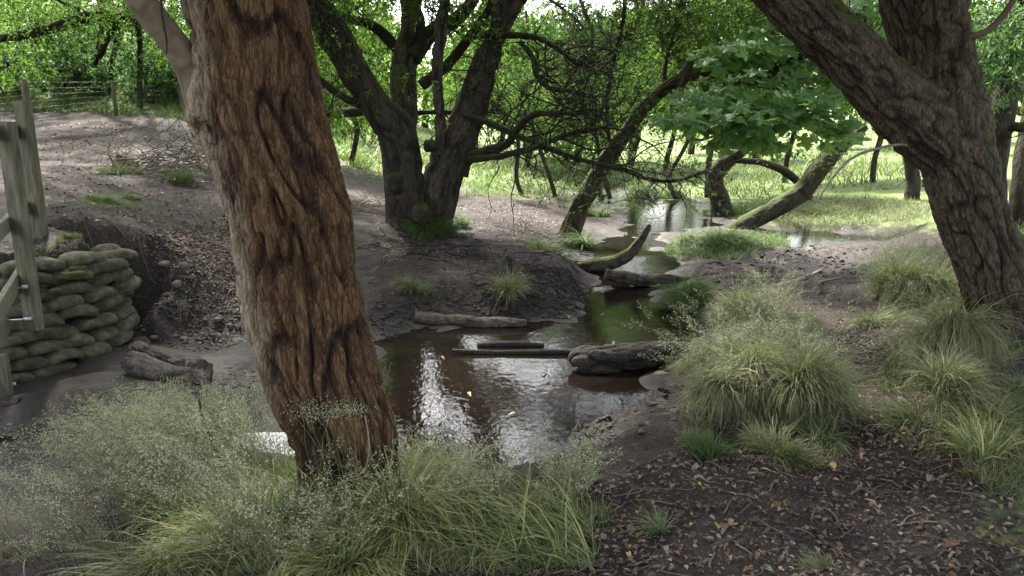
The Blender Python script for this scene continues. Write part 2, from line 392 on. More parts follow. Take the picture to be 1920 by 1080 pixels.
M['bag'] = simple('lichened sandbag', [(.3, (.020, .018, .011)), (.5, (.070, .062, .038)), (.72, (.165, .15, .10))], 13, .95, .012, moss=(.80, (.05, .055, .02)), vary=.3, weave=28)
M['bag_moss'] = simple('moss cushion', [(.3, (.022, .028, .006)), (.6, (.06, .068, .015))], 20, .98, .012)
M['post'] = simple('green stained timber', [(.3, (.055, .052, .030)), (.5, (.12, .112, .072)), (.72, (.22, .205, .15))], 9, .85, .004, (4, 4, .5), moss=(.78, (.07, .10, .035)))
M['metal'] = simple('galvanised steel', [(.3, (.35, .36, .37)), (.7, (.55, .56, .57))], 20, .45, .001, metallic=.9)
M['stone'] = simple('muddy stone', [(.3, (.035, .030, .026)), (.5, (.075, .067, .059)), (.72, (.15, .138, .125))], 6, .8, .01)
M['clod'] = simple('dark mud clod', [(.3, (.012, .009, .008)), (.6, (.032, .025, .022)), (.8, (.07, .057, .05))], 14, .75, .01)
M['thatch'] = simple('dead grass thatch', [(.3, (.03, .03, .014)), (.6, (.075, .072, .035)), (.8, (.13, .12, .065))], 30, .95, .02)
M['rot'] = simple('rotten red wood', [(.3, (.03, .014, .009)), (.5, (.085, .04, .022)), (.75, (.19, .11, .06))], 12, .9, .01)
M['wire'] = simple('dull wire', [(.3, (.05, .05, .05)), (.7, (.10, .10, .095))], 20, .6, .001)

# ------------------------------------------------------------------ mesh helpers
def mk(name, V, F, material, parent=None, attrs=None, smooth=True, **props):
    """V (n,3); F list of int arrays (m,3) or (m,4)"""
    if not isinstance(F, (list, tuple)): F = [F]
    F = [f for f in F if len(f)]
    if not F: return None
    me = bpy.data.meshes.new(name)
    V = np.asarray(V, np.float32)
    me.vertices.add(len(V)); me.vertices.foreach_set('co', V.ravel())
    li = np.concatenate([f.ravel() for f in F]).astype(np.int32)
    tot = np.concatenate([np.full(len(f), f.shape[1]) for f in F]).astype(np.int32)
    st = np.r_[0, np.cumsum(tot)[:-1]].astype(np.int32)
    me.loops.add(len(li)); me.loops.foreach_set('vertex_index', li)
    me.polygons.add(len(tot)); me.polygons.foreach_set('loop_start', st); me.polygons.foreach_set('loop_total', tot)
    me.polygons.foreach_set('use_smooth', np.full(len(tot), smooth))
    me.update(calc_edges=True)
    for k, a in (attrs or {}).items():
        at = me.attributes.new(k, 'FLOAT', 'POINT'); at.data.foreach_set('value', np.asarray(a, np.float32).ravel())
    if material is not None: me.materials.append(material)
    o = bpy.data.objects.new(name, me); COL.objects.link(o)
    if parent is not None: o.parent = parent
    if name == 'twigs': o['kind'] = 'stuff'
    for k, v in props.items(): o[k] = v
    return o
def root(name, loc, label, cat, group=None):
    o = bpy.data.objects.new(name, None); COL.objects.link(o); o.location = [float(c) for c in loc]
    o['label'] = label; o['category'] = cat
    if group: o['group'] = group
    o.empty_display_size = .1
    return o
def rel(V, r): return np.asarray(V) - np.array(r.location)
def spline(pts, n):
    p = np.asarray(pts, float); m = len(p)
    if m == 2:
        t = np.linspace(0, 1, n)[:, None]; return p[0] * (1 - t) + p[1] * t
    q = np.r_[[2 * p[0] - p[1]], p, [2 * p[-1] - p[-2]]]
    u = np.linspace(0, m - 1, n); i = np.clip(u.astype(int), 0, m - 2); t = (u - i)[:, None]
    a, b, c, d = q[i], q[i + 1], q[i + 2], q[i + 3]
    return .5 * (2 * b + (c - a) * t + (2 * a - 5 * b + 4 * c - d) * t * t + (3 * b - a - 3 * c + d) * t ** 3)
def frames(C):
    T = np.gradient(C, axis=0); T /= np.linalg.norm(T, axis=1)[:, None] + 1e-12
    a = np.array([0, -1., 0]) if abs(T[0][1]) < .9 else np.array([1., 0, 0])
    Nn = np.zeros_like(C)
    v = a - T[0] * a.dot(T[0]); v /= np.linalg.norm(v)
    for i in range(len(C)):
        v = v - T[i] * v.dot(T[i]); v /= np.linalg.norm(v) + 1e-12; Nn[i] = v
    return T, Nn, np.cross(T, Nn)
def tube(pts, rad, ns=24, nl=60, amp=.0, fr=8.0, vs=.3, lump=.0, seed=0, cap=True, sq=0.0, bark='n'):
    """a limb along a spline with relief displaced into it; returns V, [quads], relief"""
    C = spline(pts, nl)
    r = np.interp(np.linspace(0, len(rad) - 1, nl), np.arange(len(rad)), rad)
    T, A, Bn = frames(C)
    ds = np.r_[0, np.cumsum(np.linalg.norm(np.diff(C, axis=0), axis=1))]
    th = np.linspace(0, 2 * np.pi, ns, endpoint=False)
    ct, st_ = np.cos(th)[None], np.sin(th)[None]
    rr = r[:, None] * np.ones((1, ns)); D = ds[:, None] + 0 * th[None]
    rm = max(r.mean(), .01)
    X = ct * rm; Y = st_ * rm
    disp = np.zeros_like(rr); relief = np.full_like(rr, .5)
    if amp > 0:
        wx = .35 * fbm3(X * 4, Y * 4, D * 1.6, seed + 50, 2) / 1; wy = .35 * fbm3(X * 4 + 9, Y * 4, D * 1.6, seed + 60, 2)
        n1 = noise3(X * fr + wx * fr * .35, Y * fr + wy * fr * .35, D * fr * vs, seed)
        n2 = noise3(X * fr * 2.1 + wx * 3, Y * fr * 2.1 + wy * 3, D * fr * vs * 2.4, seed + 3)
        n3 = fbm3(X * fr * 4.5 + wx * 2, Y * fr * 4.5 + wy * 2, D * fr * vs * 4, seed + 5, 2)
        n4 = noise3(X * fr * .8, Y * fr * .8, D * fr * .9, seed + 9)
        crack = np.exp(-(n1 / .13) ** 2); crack2 = np.exp(-(n2 / .2) ** 2); crack3 = np.exp(-(n4 / .05) ** 2) * .4
        relief = np.clip(1 - .75 * crack - .35 * crack2 - .3 * crack3 + .25 * n3, 0, 1)
        disp = amp * (relief - .6) + amp * .30 * n3
    if lump > 0:
        disp = disp + lump * fbm3(X / rm * .9, Y / rm * .9, D * 1.3 / max(rm * 4, .2), seed + 20, 3)
    q = rr + disp
    V = C[:, None, :] + q[..., None] * (ct[..., None] * A[:, None, :] + st_[..., None] * Bn[:, None, :])
    i = np.arange(nl - 1)[:, None] * ns; j = np.arange(ns)[None]; j2 = (j + 1) % ns
    F = np.stack([i + j, i + j2, i + ns + j2, i + ns + j], -1).reshape(-1, 4)
    V = V.reshape(-1, 3); R = relief.ravel()
    Fs = [F]
    if cap:
        V = np.r_[V, C[:1], C[-1:]]; R = np.r_[R, .3, .3]
        a0 = nl * ns; k = np.arange(ns); k2 = (k + 1) % ns
        Fs.append(np.stack([np.full(ns, a0), k2, k], -1)); Fs.append(np.stack([np.full(ns, a0 + 1), (nl - 1) * ns + k, (nl - 1) * ns + k2], -1))
    return V, Fs, R
def join(parts):
    V = []; Fq = []; Ft = []; R = []; o = 0
    for v, fs, r in parts:
        V.append(v); R.append(r)
        for f in (fs if isinstance(fs, (list, tuple)) else [fs]):
            (Fq if f.shape[1] == 4 else Ft).append(f + o)
        o += len(v)
    return np.concatenate(V), [np.concatenate(x) for x in (Fq, Ft) if x], np.concatenate(R)
def multitube(Pp, Rr, ns=3):
    """Pp (n,k,3) Rr (n,k): many thin tubes at once"""
    n, k, _ = Pp.shape
    T = np.gradient(Pp, axis=1); T /= np.linalg.norm(T, axis=2)[..., None] + 1e-9
    ref = np.array([.31, .22, .92]); A = np.cross(T, ref); A /= np.linalg.norm(A, axis=2)[..., None] + 1e-9
    Bb = np.cross(T, A); th = np.arange(ns) * 2 * np.pi / ns
    V = Pp[:, :, None] + Rr[:, :, None, None] * (np.cos(th)[:, None] * A[:, :, None] + np.sin(th)[:, None] * Bb[:, :, None])
    b = (np.arange(n)[:, None, None] * k + np.arange(k - 1)[None, :, None]) * ns
    j = np.arange(ns)[None, None]; j2 = (j + 1) % ns
    F = np.stack(np.broadcast_arrays(b + j, b + j2, b + ns + j2, b + ns + j), -1).reshape(-1, 4)
    return V.reshape(-1, 3), F
def unit(v): return v / (np.linalg.norm(v, axis=-1, keepdims=True) + 1e-9)
def walk(st, d, ln, k=7, wander=.5, grav=0.0, curl=0.0):
    """random twig paths from starts st along d, n x k x 3"""
    n = len(st); out = np.zeros((n, k, 3)); out[:, 0] = st; d = unit(d)
    c = rng.normal(0, 1, (n, 3)) * curl
    for i in range(1, k):
        d = unit(d + rng.normal(0, wander, (n, 3)) + c + np.array([0, 0, -grav]))
        out[:, i] = out[:, i - 1] + d * (ln / (k - 1))[:, None]
    return out
def leaves(pos, ax, L_, W_, fold=.25):
    """folded four-sided leaves: pos (n,3) base, ax (n,3) axis, size"""
    n = len(pos); ax = unit(ax)
    r = unit(rng.normal(0, 1, (n, 3)) + np.array([0, 0, 1.1]))
    s = unit(np.cross(ax, r)); up = np.cross(s, ax)
    L_ = L_[:, None]; W_ = W_[:, None]
    V = np.stack([pos, pos + ax * L_ * .45 + s * W_ * .5 + up * W_ * fold, pos + ax * L_ - up * L_ * .08, pos + ax * L_ * .45 - s * W_ * .5 + up * W_ * fold], 1)
    b = np.arange(n)[:, None] * 4
    F = np.concatenate([b + [0, 1, 2], b + [0, 2, 3]])
    return V.reshape(-1, 3), F
def sprays(cent, size, n, ln=.5, per=12, L0=.07, asp=.35, grav=.12, wander=.28, k=6, twr=.004, outward=.4):
    """leafy twigs filling ellipsoids: returns twig mesh and leaf mesh"""
    idx = rng.integers(0, len(cent), n)
    u = unit(rng.normal(0, 1, (n, 3))) * (rng.uniform(0, 1, (n, 1)) ** (1 / 2.6))
    st = cent[idx] + u * size[idx]
    d = unit(rng.normal(0, 1, (n, 3)) * np.array([1, 1, .6]) + u * outward)
    return sprays_from(st, d, ln, per, L0, asp, grav, wander, k, twr)
def sprays_from(st, d, ln=.5, per=12, L0=.07, asp=.35, grav=.12, wander=.28, k=6, twr=.004):
    n = len(st)
    Lp = rng.uniform(.6, 1.3, n) * ln
    Pp = walk(st, d, Lp, k, wander, grav)
    Rr = twr * np.linspace(1, .35, k)[None] * rng.uniform(.7, 1.4, (n, 1))
    sel_ = [0, k // 2, k - 1]; tv, tf = multitube(Pp[:, sel_], Rr[:, sel_], 3)
    t = rng.uniform(.15, 1, (n, per)) * (k - 1); i = np.clip(t.astype(int), 0, k - 2); f = (t - i)[..., None]
    a = np.take_along_axis(Pp, i[..., None].repeat(3, 2), 1); b = np.take_along_axis(Pp, (i + 1)[..., None].repeat(3, 2), 1)
    pos = (a + (b - a) * f).reshape(-1, 3); T = unit(b - a).reshape(-1, 3)
    ax = unit(T * .8 + rng.normal(0, .6, T.shape) + np.array([0, 0, -.15]))
    m = len(pos); Ls = L0 * rng.uniform(.6, 1.25, m)
    lv, lf = leaves(pos, ax, Ls, Ls * asp * rng.uniform(.8, 1.2, m))
    spray_t = np.repeat(rng.uniform(0, 1, n), per)
    tint = np.repeat(np.clip(.5 * spray_t + .5 * rng.uniform(0, 1, m), 0, 1), 4)
    return tv, tf, lv, lf, tint
def add_crown(t, blobs, n, leafmat, name='crown', twigmat='twig', **kw):
    """blobs: (px, py, Y, rx_px, rz_px, ry_m)"""
    c = np.array([P(b[0], b[1], b[2]) for b in blobs]); s = np.array([(2 * RW(b[3], b[1], b[2]), b[5], 2 * RW(b[4], b[1], b[2])) for b in blobs])
    return add_crown_w(t, c, s, n, leafmat, name, twigmat, **kw)
def add_crown_w(t, c, s, n, leafmat, name='crown', twigmat='twig', **kw):
    wgt = (s[:, 0] * s[:, 2]); wgt = wgt / wgt.sum()
    idx = rng.choice(len(c), n, p=wgt)
    tv, tf, lv, lf, ti = sprays(c[idx], s[idx], n, **kw)
    mk('twigs', rel(tv, t), tf, M[twigmat], t)
    return mk(name, rel(lv, t), lf, M[leafmat], t, {'tint': ti}, smooth=False)
def limb(spec, **kw):
    """spec: list of (px, py, Y, width_px)"""
    pts = [P(a, b, c) for a, b, c, d in spec]; r = [RW(d, b, c) for a, b, c, d in spec]
    return tube(pts, r, **kw)

# ------------------------------------------------------------------ ground
def build_ground():
    dense = np.linspace(-math.radians(44), math.radians(44), 490)
    rest = np.linspace(math.radians(44), math.radians(316), 60)[1:-1]
    th = np.r_[dense, rest]
    rad = np.r_[np.geomspace(.35, 1.9, 14)[:-1], np.geomspace(1.9, 30, 400), np.geomspace(31, 420, 60)]
    Rr, Th = np.meshgrid(rad, th, indexing='ij')
    x = np.sin(Th) * Rr; y = np.cos(Th) * Rr
    z, a = terrain(x, y)
    nr, nt_ = x.shape
    V = np.stack([x, y, z], -1).reshape(-1, 3)
    i = np.arange(nr - 1)[:, None] * nt_; j = np.arange(nt_)[None]; j2 = (j + 1) % nt_
    F = np.stack([i + j, i + nt_ + j, i + nt_ + j2, i + j2], -1).reshape(-1, 4)[:, ::-1]
    V = np.r_[V, [[0, 0, float(H(0., .3)[0])]]]; k = np.arange(nt_)
    F2 = np.stack([np.full(nt_, len(V) - 1), k, (k + 1) % nt_], -1)[:, ::-1]
    wl = Wl(y)
    wet = sstep((wl + .05 - z) / .05) * (np.abs(a['s']) < 4)
    wet = np.where(a['s'] < .25, np.maximum(wet, .75 * sstep((.15 - a['s']) / .3)), wet)
    ap = lambda q, e=0: np.r_[q.ravel(), e]
    far = sstep((y - 17) / 8)
    gx = np.clip(a['grass'] - .35 * a['mud'], 0, 1)
    damp = sstep((x + 3.4 - .12 * (y - 6)) / 2.2 + .35 * noise2(x * .8, y * .8, 61)) * sstep((23 - y) / 5)
    o = mk('ground', V, [F, F2], M['ground'], attrs=dict(grass=ap(gx), wet=ap(wet), mud=ap(a['mud']), far=ap(far), damp=ap(damp)), kind='structure')
    return o
build_ground()
def build_water():
    xs = np.arange(-12, 8, .08); ys = np.arange(2, 34, .08)
    X, Y = np.meshgrid(xs, ys, indexing='ij')
    s = sdf(X.ravel(), Y.ravel()).reshape(X.shape)
    V = np.stack([X, Y, Wl(Y)], -1).reshape(-1, 3)
    ny = len(ys); i = np.arange(len(xs) - 1)[:, None] * ny; j = np.arange(ny - 1)[None]
    F = np.stack([i + j, i + ny + j, i + ny + j + 1, i + j + 1], -1).reshape(-1, 4)
    keep = (s.ravel()[F] < .45).any(1); F = F[keep]
    u, inv = np.unique(F, return_inverse=True)
    mk('water', V[u], inv.reshape(-1, 4), M['water'], kind='structure')
build_water()

# ------------------------------------------------------------------ trees
# big rough trunk beside the camera
def main_tree():
    Y0 = 3.15
    prof = [(670,975,3.12,219),(664,900,3.14,177),(645,800,3.18,192),(608,700,3.22,206),(578,600,3.25,212),(560,500,3.28,221),(545,400,3.30,229),(518,300,3.32,232),
            (494,200,3.34,238),(486,100,3.36,223),(467,0,3.38,231),(448,-120,3.40,223),(430,-300,3.45,214),(405,-520,3.6,200),(390,-760,3.9,177)]
    prof = [(p[0] - 6, p[1], p[2], p[3] * .93) for p in prof]
    b = P(665, 930, Y0); b[2] = float(H(b[0], b[1])[0]) - .05
    t = root('rough_barked_tree', b, 'big leaning trunk with deeply furrowed brown bark standing in pale grass', 'tree')
    pts = [P(*p[:3]) for p in prof]; rr = [RW(p[3], p[1], p[2]) for p in prof]
    v, f, r = tube(pts, rr, ns=270, nl=520, amp=.040, fr=17, vs=.17, lump=.030, seed=2)
    # knots
    for (px, py, side, a) in [(640, 405, 1, .05), (470, 640, -1, .0), (672, 560, 1, .03), (385, 215, -1, .05)]:
        c = P(px, py, 3.2); d = np.linalg.norm(v - c, axis=1); k = a * np.exp(-(d / .09) ** 2)
        ax = P(560, py, 3.28); dirv = unit(v - ax); v = v + dirv * k[:, None]
    # root flare
    low = np.clip((.28 - (v[:, 2] - b[2])) / .28, 0, 1); dirv = (v - np.array([b[0], b[1], 0])) * [1, 1, 0]
    an = np.arctan2(dirv[:, 1], dirv[:, 0]); v = v + dirv * (low ** 2 * (.25 + .22 * np.sin(an * 4 + 1)))[:, None]
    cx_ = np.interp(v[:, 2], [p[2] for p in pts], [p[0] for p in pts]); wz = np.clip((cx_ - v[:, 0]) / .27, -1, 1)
    mk('trunk', rel(v, t), f, M['bark_main'], t, {'relief': r, 'side_light': np.clip(wz * 1.1 - .1, 0, 1) * np.clip((v[:, 2] - .2) / .5, .25, 1)})  # light from the left painted into the bark as a paler left face
    lim = [(400,235,3.3,83),(378,165,3.28,72),(352,120,3.25,55),(318,70,3.2,52),(278,20,3.15,53),(240,-40,3.1,52),(200,-130,3.0,50),(150,-300,2.9,43)]
    v, f, r = limb(lim, ns=48, nl=120, lump=.004, amp=.002, fr=10, vs=1, seed=8)
    mk('limb', rel(v, t), f, M['smooth'], t, {'relief': r}, label='smooth pale limb growing out to the left')
    # callus ring where the limb leaves the trunk
    v, f, r = tube([P(388,210,3.26), P(404,240,3.3), P(425,285,3.33)], [.055, .095, .03], ns=48, nl=50, amp=.02, fr=14, lump=.02, seed=4)
    mk('bark_collar', rel(v, t), f, M['bark_main'], t, {'relief': r})
    # a hanging broken twig near the limb
    v, f = multitube(np.array([spline([P(300,-60,3.1), P(303,20,3.1), P(312,75,3.1), P(312,102,3.1)], 14)]), np.linspace(.006, .003, 14)[None], 5)
    mk('twig', rel(v, t), f, M['twig'], t)
    # upper limbs and crown, above the picture; crown spread to shade the foreground
    top = pts[-1]; parts = []
    for k in range(7):
        an = k * .9 + .3; e = top + np.array([math.cos(an) * 2.6, math.sin(an) * 2.2 + .3, 1.2 + .5 * math.sin(k * 2.1)])
        parts.append(tube([top - [0, 0, .6 + .2 * k % .7], (top + e) / 2 + [0, 0, .3], e], [.10, .07, .02], ns=10, nl=14, seed=k))
    v, f, r = join(parts); mk('branches', rel(v, t), f, M['bark_main'], t, {'relief': r})
    c = np.array([[-1.4, 4.2, 4.6], [.6, 4.0, 5.0], [-2.8, 3.0, 4.6], [.5, 2.0, 5.2], [-1.2, 1.6, 5.5], [-1.0, 5.2, 5.6], [-.8,3.3,6.5]]); s = np.array([[1.6, 1.5, .7]] * 7)
    c = np.array([[x_, y_, 5.4 + .9 * math.sin(x_ * 1.7 + y_)] for x_ in np.arange(-4.5, 3.6, 1.6) for y_ in np.arange(1.0, 9.0, 1.6)]); s = np.tile([1.2, 1.2, .8], (len(c), 1))
    add_crown_w(t, c, s, 1800, 'leaf', ln=.8, per=12, L0=.235, asp=.6)
    return t
main_tree()

def forked_tree():
    b = G(1880, 648); 
    t = root('forked_tree', b, 'forked tree with furrowed bark and moss, leaning left at the right edge', 'tree')
    Y = 5.35
    tr = [(1925,700,Y,200),(1908,640,Y,150),(1882,560,Y,120),(1853,480,5.37,113),(1824,400,5.4,110),(1797,300,5.43,118),(1768,220,5.46,150),(1748,150,5.48,124),(1728,60,5.5,112),(1706,-20,5.52,106),
          (1690,-150,5.55,104),(1680,-350,5.6,95),(1670,-600,5.8,80)]
    lf = [(1790,290,5.45,121),(1725,225,5.42,128),(1650,160,5.38,110),(1575,85,5.32,100),(1510,20,5.26,97),(1450,-40,5.2,95),(1360,-140,5.1,88),(1250,-300,5.0,79),(1130,-520,4.9,65)]
    st = [(1790,190,5.40,93),(1780,120,5.36,86),(1772,60,5.33,82),(1768,0,5.3,78),(1764,-50,5.3,65)]
    v, f, r = join([limb(tr, ns=180, nl=380, amp=.036, fr=15, vs=.24, lump=.03, seed=11), limb(lf, ns=130, nl=300, amp=.03, fr=15, vs=.24, lump=.025, seed=14),
                    limb(st, ns=90, nl=90, amp=.03, fr=12, vs=.5, lump=.03, seed=17)])
    low = np.clip((.35 - (v[:, 2] - b[2])) / .35, 0, 1); dv = (v - np.array([b[0], b[1], 0])) * [1, 1, 0]
    an = np.arctan2(dv[:, 1], dv[:, 0]); v = v + dv * (low ** 2 * (.25 + .25 * np.sin(an * 5)))[:, None]
    mk('trunk', rel(v, t), f, M['bark_fork'], t, {'relief': r})
    # mossy ridge down the right side
    v, f, r = limb([(1818,215,5.56,20),(1838,290,5.55,26),(1862,370,5.53,30),(1885,430,5.5,34),(1925,470,5.45,46),(1990,500,5.4,30)], ns=40, nl=120, lump=.02, seed=19)
    mk('moss_ridge', rel(v, t), f, M['bark_moss'], t, {'relief': r}, label='bright green moss running down to the roots')
    for spec in ([(1775,62,5.3,16),(1815,68,5.25,14),(1850,58,5.2,13),(1880,30,5.15,12),(1905,-10,5.1,11),(1925,-60,5.1,10)],
                 [(1770,52,5.3,14),(1795,35,5.25,12),(1815,8,5.2,10),(1822,-40,5.2,9)]):
        v, f, r = limb(spec, ns=14, nl=40, seed=3); mk('sprout', rel(v, t), f, M['smooth'], t, {'relief': r}, label='smooth pale shoot curving up from the trunk')
    # thin live branch below the fork
    v, f, r = limb([(1725,285,5.5,5),(1700,272,5.3,5),(1660,275,5.2,6),(1600,295,5.1,5),(1560,335,5.0,5),(1530,380,4.95,3)], ns=8, nl=30, seed=3)
    mk('sprout', rel(v, t), f, M['twig_pale'], t, {'relief': r}, label='thin pale branch drooping left below the fork')
    c = np.array([[3.2, 5.4, 4.9], [1.2, 5.0, 4.9], [4.4, 4.2, 4.8], [2.2, 3.6, 5.2], [3.4, 2.4, 5.4], [1.6, 2.2, 5.7], [4.2, 6.2, 5.2], [2.6, 6.2, 6.0]]); s = np.array([[1.5, 1.3, .8]] * 8)
    c = np.array([[x_, y_, 5.6 + .8 * math.sin(x_ * 1.3 + y_ * 2)] for x_ in np.arange(-.5, 8, 1.6) for y_ in np.arange(0, 8.0, 1.6)]); s = np.tile([1.2, 1.2, .8], (len(c), 1))  # leaves out of view overhead, laid out to shade the foreground
    add_crown_w(t, c, s, 1800, 'leaf', ln=.8, per=12, L0=.235, asp=.6)
forked_tree()

TW = []   # twig starts shared by the tangles
def twig_tangle(t, limbs, n, ln, k=9, wander=.42, grav=.0, r0=.010, second=3, name='branches', matn='twig', leaf=None, nleaf=6, L0=.06, up=.25, curl=.12, side=(0, 0, 0)):
    """limbs: list of point arrays; grows n first-order branches and second-order twigs from them"""
    st = np.zeros((n, 3)); d = np.zeros((n, 3))
    for i in range(n):
        c = limbs[rng.integers(len(limbs))]; j = rng.integers(max(1, len(c) // 4), len(c)); st[i] = c[j]
        tt = c[j] - c[j - 1]; d[i] = unit(unit(tt) * .6 + rng.normal(0, .75, 3) + np.array([0, 0, up]) + np.array(side))
    L1 = rng.uniform(.5, 1.3, n) * ln
    P1 = walk(st, d, L1, k, wander, grav, curl)
    R1 = r0 * np.linspace(1, .3, k)[None] * rng.uniform(.6, 1.4, (n, 1))
    v1, f1 = multitube(P1, R1, 4)
    m = n * second
    pi = rng.integers(0, n, m); pk = rng.integers(2, k, m)
    st2 = P1[pi, pk]; d2 = unit(P1[pi, pk] - P1[pi, pk - 1] + rng.normal(0, .8, (m, 3)))
    P2 = walk(st2, d2, rng.uniform(.3, 1, m) * ln * .55, 7, wander * 1.15, grav, curl)
    v2, f2 = multitube(P2, r0 * .38 * np.linspace(1, .3, 7)[None] * np.ones((m, 1)), 3)
    mk(name, rel(np.r_[v1, v2], t), np.r_[f1, f2 + len(v1)], M[matn], t)
    if leaf:
        q = m * 2; qi = rng.integers(0, m, q); qk = rng.integers(2, 7, q)
        s3 = P2[qi, qk]; d3 = unit(P2[qi, qk] - P2[qi, qk - 1] + rng.normal(0, .6, (q, 3)))
        tv, tf, lv, lf, ti = sprays_from(s3, d3, ln * .28, nleaf, L0, .34, .1, .3, 5, .002)
        mk('twigs', rel(tv, t), tf, M[matn], t)
        mk('crown', rel(lv, t), lf, M[leaf], t, {'tint': ti}, smooth=False)
    return P1

def centre_tree():
    b = G(795, 428); Y = b[1] + .1
    t = root('multi_stemmed_tree', b, 'dark multi-stemmed tree spreading from one burred base in mid picture', 'tree')
    y = Y
    stems = [
        [(775,440,y,108),(765,400,y,81),(758,350,y-.1,77),(750,290,y-.2,72),(738,240,y-.3,68),(700,190,y-.5,53),(672,140,y-.6,48),(650,90,y-.7,41),(622,45,y-.8,40),(590,5,y-.9,38),(540,-70,y-1,34),(480,-200,y-1.1,29)],
        [(752,260,y+.1,58),(758,200,y+.2,50),(756,150,y+.3,48),(762,100,y+.4,46),(775,50,y+.4,45),(770,0,y+.5,39),(765,-80,y+.5,34),(780,-250,y+.5,26)],
        [(800,430,y,58),(815,360,y,55),(832,300,y,50),(862,240,y+.05,49),(885,180,y+.1,43),(905,120,y+.1,39),(935,60,y+.1,34),(968,0,y+.1,32),(1010,-80,y+.1,29),(1080,-220,y,23)],
        [(822,445,y-.1,29),(840,400,y-.1,24),(850,350,y-.05,24),(862,300,y,26),(880,250,y,32),(900,190,y,32),(918,130,y,29),(930,70,y,27),(935,20,y,27),(935,-40,y,26),(920,-200,y,20)],
        [(822,290,y-.15,19),(826,230,y-.2,17),(822,180,y-.2,17),(820,120,y-.25,17),(826,60,y-.3,19),(834,0,y-.3,20),(842,-60,y-.3,17),(850,-200,y-.3,12)],
    ]
    limbs_ = [
        [(745,92,y+.4,22),(715,60,y+.3,20),(690,45,y+.2,18),(640,30,y,14),(600,15,y-.1,10)],
        [(772,110,y+.3,36),(810,60,y+.5,30),(850,40,y+.6,26),(880,10,y+.7,24),(905,-30,y+.8,20)],
        [(790,160,y+.2,22),(840,120,y+.3,20),(880,70,y+.2,18),(915,20,y+.2,16),(930,-20,y+.2,14)],
        [(705,195,y-.5,30),(660,160,y-.7,24),(630,110,y-.8,22),(600,60,y-.9,22),(570,0,y-1,20)],
        [(690,200,y-.5,18),(650,185,y-.7,14),(610,158,y-.9,14),(560,120,y-1,12)],
        [(720,210,y-.1,14),(680,208,y+.2,18),(640,212,y+.4,18),(600,212,y+.5,16)],
        [(770,212,y+.3,9),(830,210,y+.5,9),(870,212,y+.7,12),(930,208,y+.9,8)],
        [(865,330,y,26),(875,300,y,26),(910,285,y-.2,20),(950,270,y-.4,16),(972,240,y-.6,14),(1000,215,y-.8,12),(1060,212,y-1,10),(1130,205,y-1.1,8)],
        [(870,215,y-.1,12),(910,228,y-.3,12),(960,250,y-.5,12),(1010,270,y-.8,11),(1060,290,y-1,11),(1110,305,y-1.1,9),(1170,318,y-1.2,8)],
        [(880,300,y-.2,14),(940,292,y-.5,12),(990,280,y-.8,12),(1040,262,y-1,10),(1080,248,y-1.2,9),(1140,238,y-1.3,7)],
        [(900,66,y,10),(960,66,y-.2,12),(1010,72,y-.4,11),(1050,95,y-.6,10),(1085,120,y-.7,8),(1120,112,y-.8,6)],
        [(975,78,y-.3,10),(1000,110,y-.4,10),(1005,140,y-.5,10),(1030,165,y-.6,9),(1070,170,y-.7,8),(1110,180,y-.8,6)],
    ]
    parts = [limb(s, ns=64, nl=150, amp=.030, fr=10, vs=.25, lump=.035, seed=30 + i) for i, s in enumerate(stems)]
    for i, (px, py, rr_) in enumerate([(745,345,.16),(748,300,.10),(790,405,.16),(745,255,.09),(806,275,.08)]):   # burrs
        c = P(px, py, y - .35); parts.append(tube([c - [0, 0, rr_], c - [0, 0, rr_ * .4], c + [0, 0, rr_ * .5], c + [0, .1, rr_]], [rr_ * .4, rr_, rr_ * .9, rr_ * .3], ns=32, nl=24, amp=.03, fr=10, lump=.05, seed=70 + i))
    v, f, r = join(parts[:1] + parts[5:]); mk('trunk', rel(v, t), f, M['bark_dark'], t, {'relief': r})
    for p_, mm in zip(parts[1:5], ('bark_moss', 'bark_grey', 'bark_dark', 'bark_grey')):
        v, f, r = p_; mk('stem', rel(v, t), f, M[mm], t, {'relief': r})
    for i, s in enumerate(limbs_):
        v, f, r = limb(s, ns=14, nl=50, lump=.012, seed=80 + i); mk('limb', rel(v, t), f, M['bark_dark'], t, {'relief': r})
    cur = [spline([P(*q[:3]) for q in s], 40) for s in limbs_[6:]]
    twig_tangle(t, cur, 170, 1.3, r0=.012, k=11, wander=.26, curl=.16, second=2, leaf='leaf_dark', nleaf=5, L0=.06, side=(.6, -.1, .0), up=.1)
    cur = [spline([P(*q[:3]) for q in s], 40)[14:] for s in limbs_[:6] + stems]
    twig_tangle(t, cur, 150, 1.3, r0=.010, name='branches', leaf='leaf', nleaf=9, L0=.07)
    c = np.array([[x_, y_, 6.3 + .9 * math.sin(x_ * 1.7 + y_)] for x_ in np.arange(-7, 3.6, 1.7) for y_ in np.arange(9.5, 15.5, 1.6)]); s = np.tile([1.3, 1.3, .9], (len(c), 1))
    add_crown_w(t, c, s, 1200, 'leaf', name='shade_crown', ln=.8, per=12, L0=.22, asp=.6)  # unseen leaf layer placed towards the sun to shade the foreground
    add_crown(t, [(640,60,y+1.2,120,80,1.2),(720,-40,y+1,160,90,1.5),(850,-60,y+1,120,70,1.5),(680,160,y+2,100,60,1),(560,-60,y,150,70,1.2),(900,120,y+2.5,60,90,1),(640,150,y+2.5,60,80,1)], 1000, 'leaf', ln=.7, per=12, L0=.08)
centre_tree()

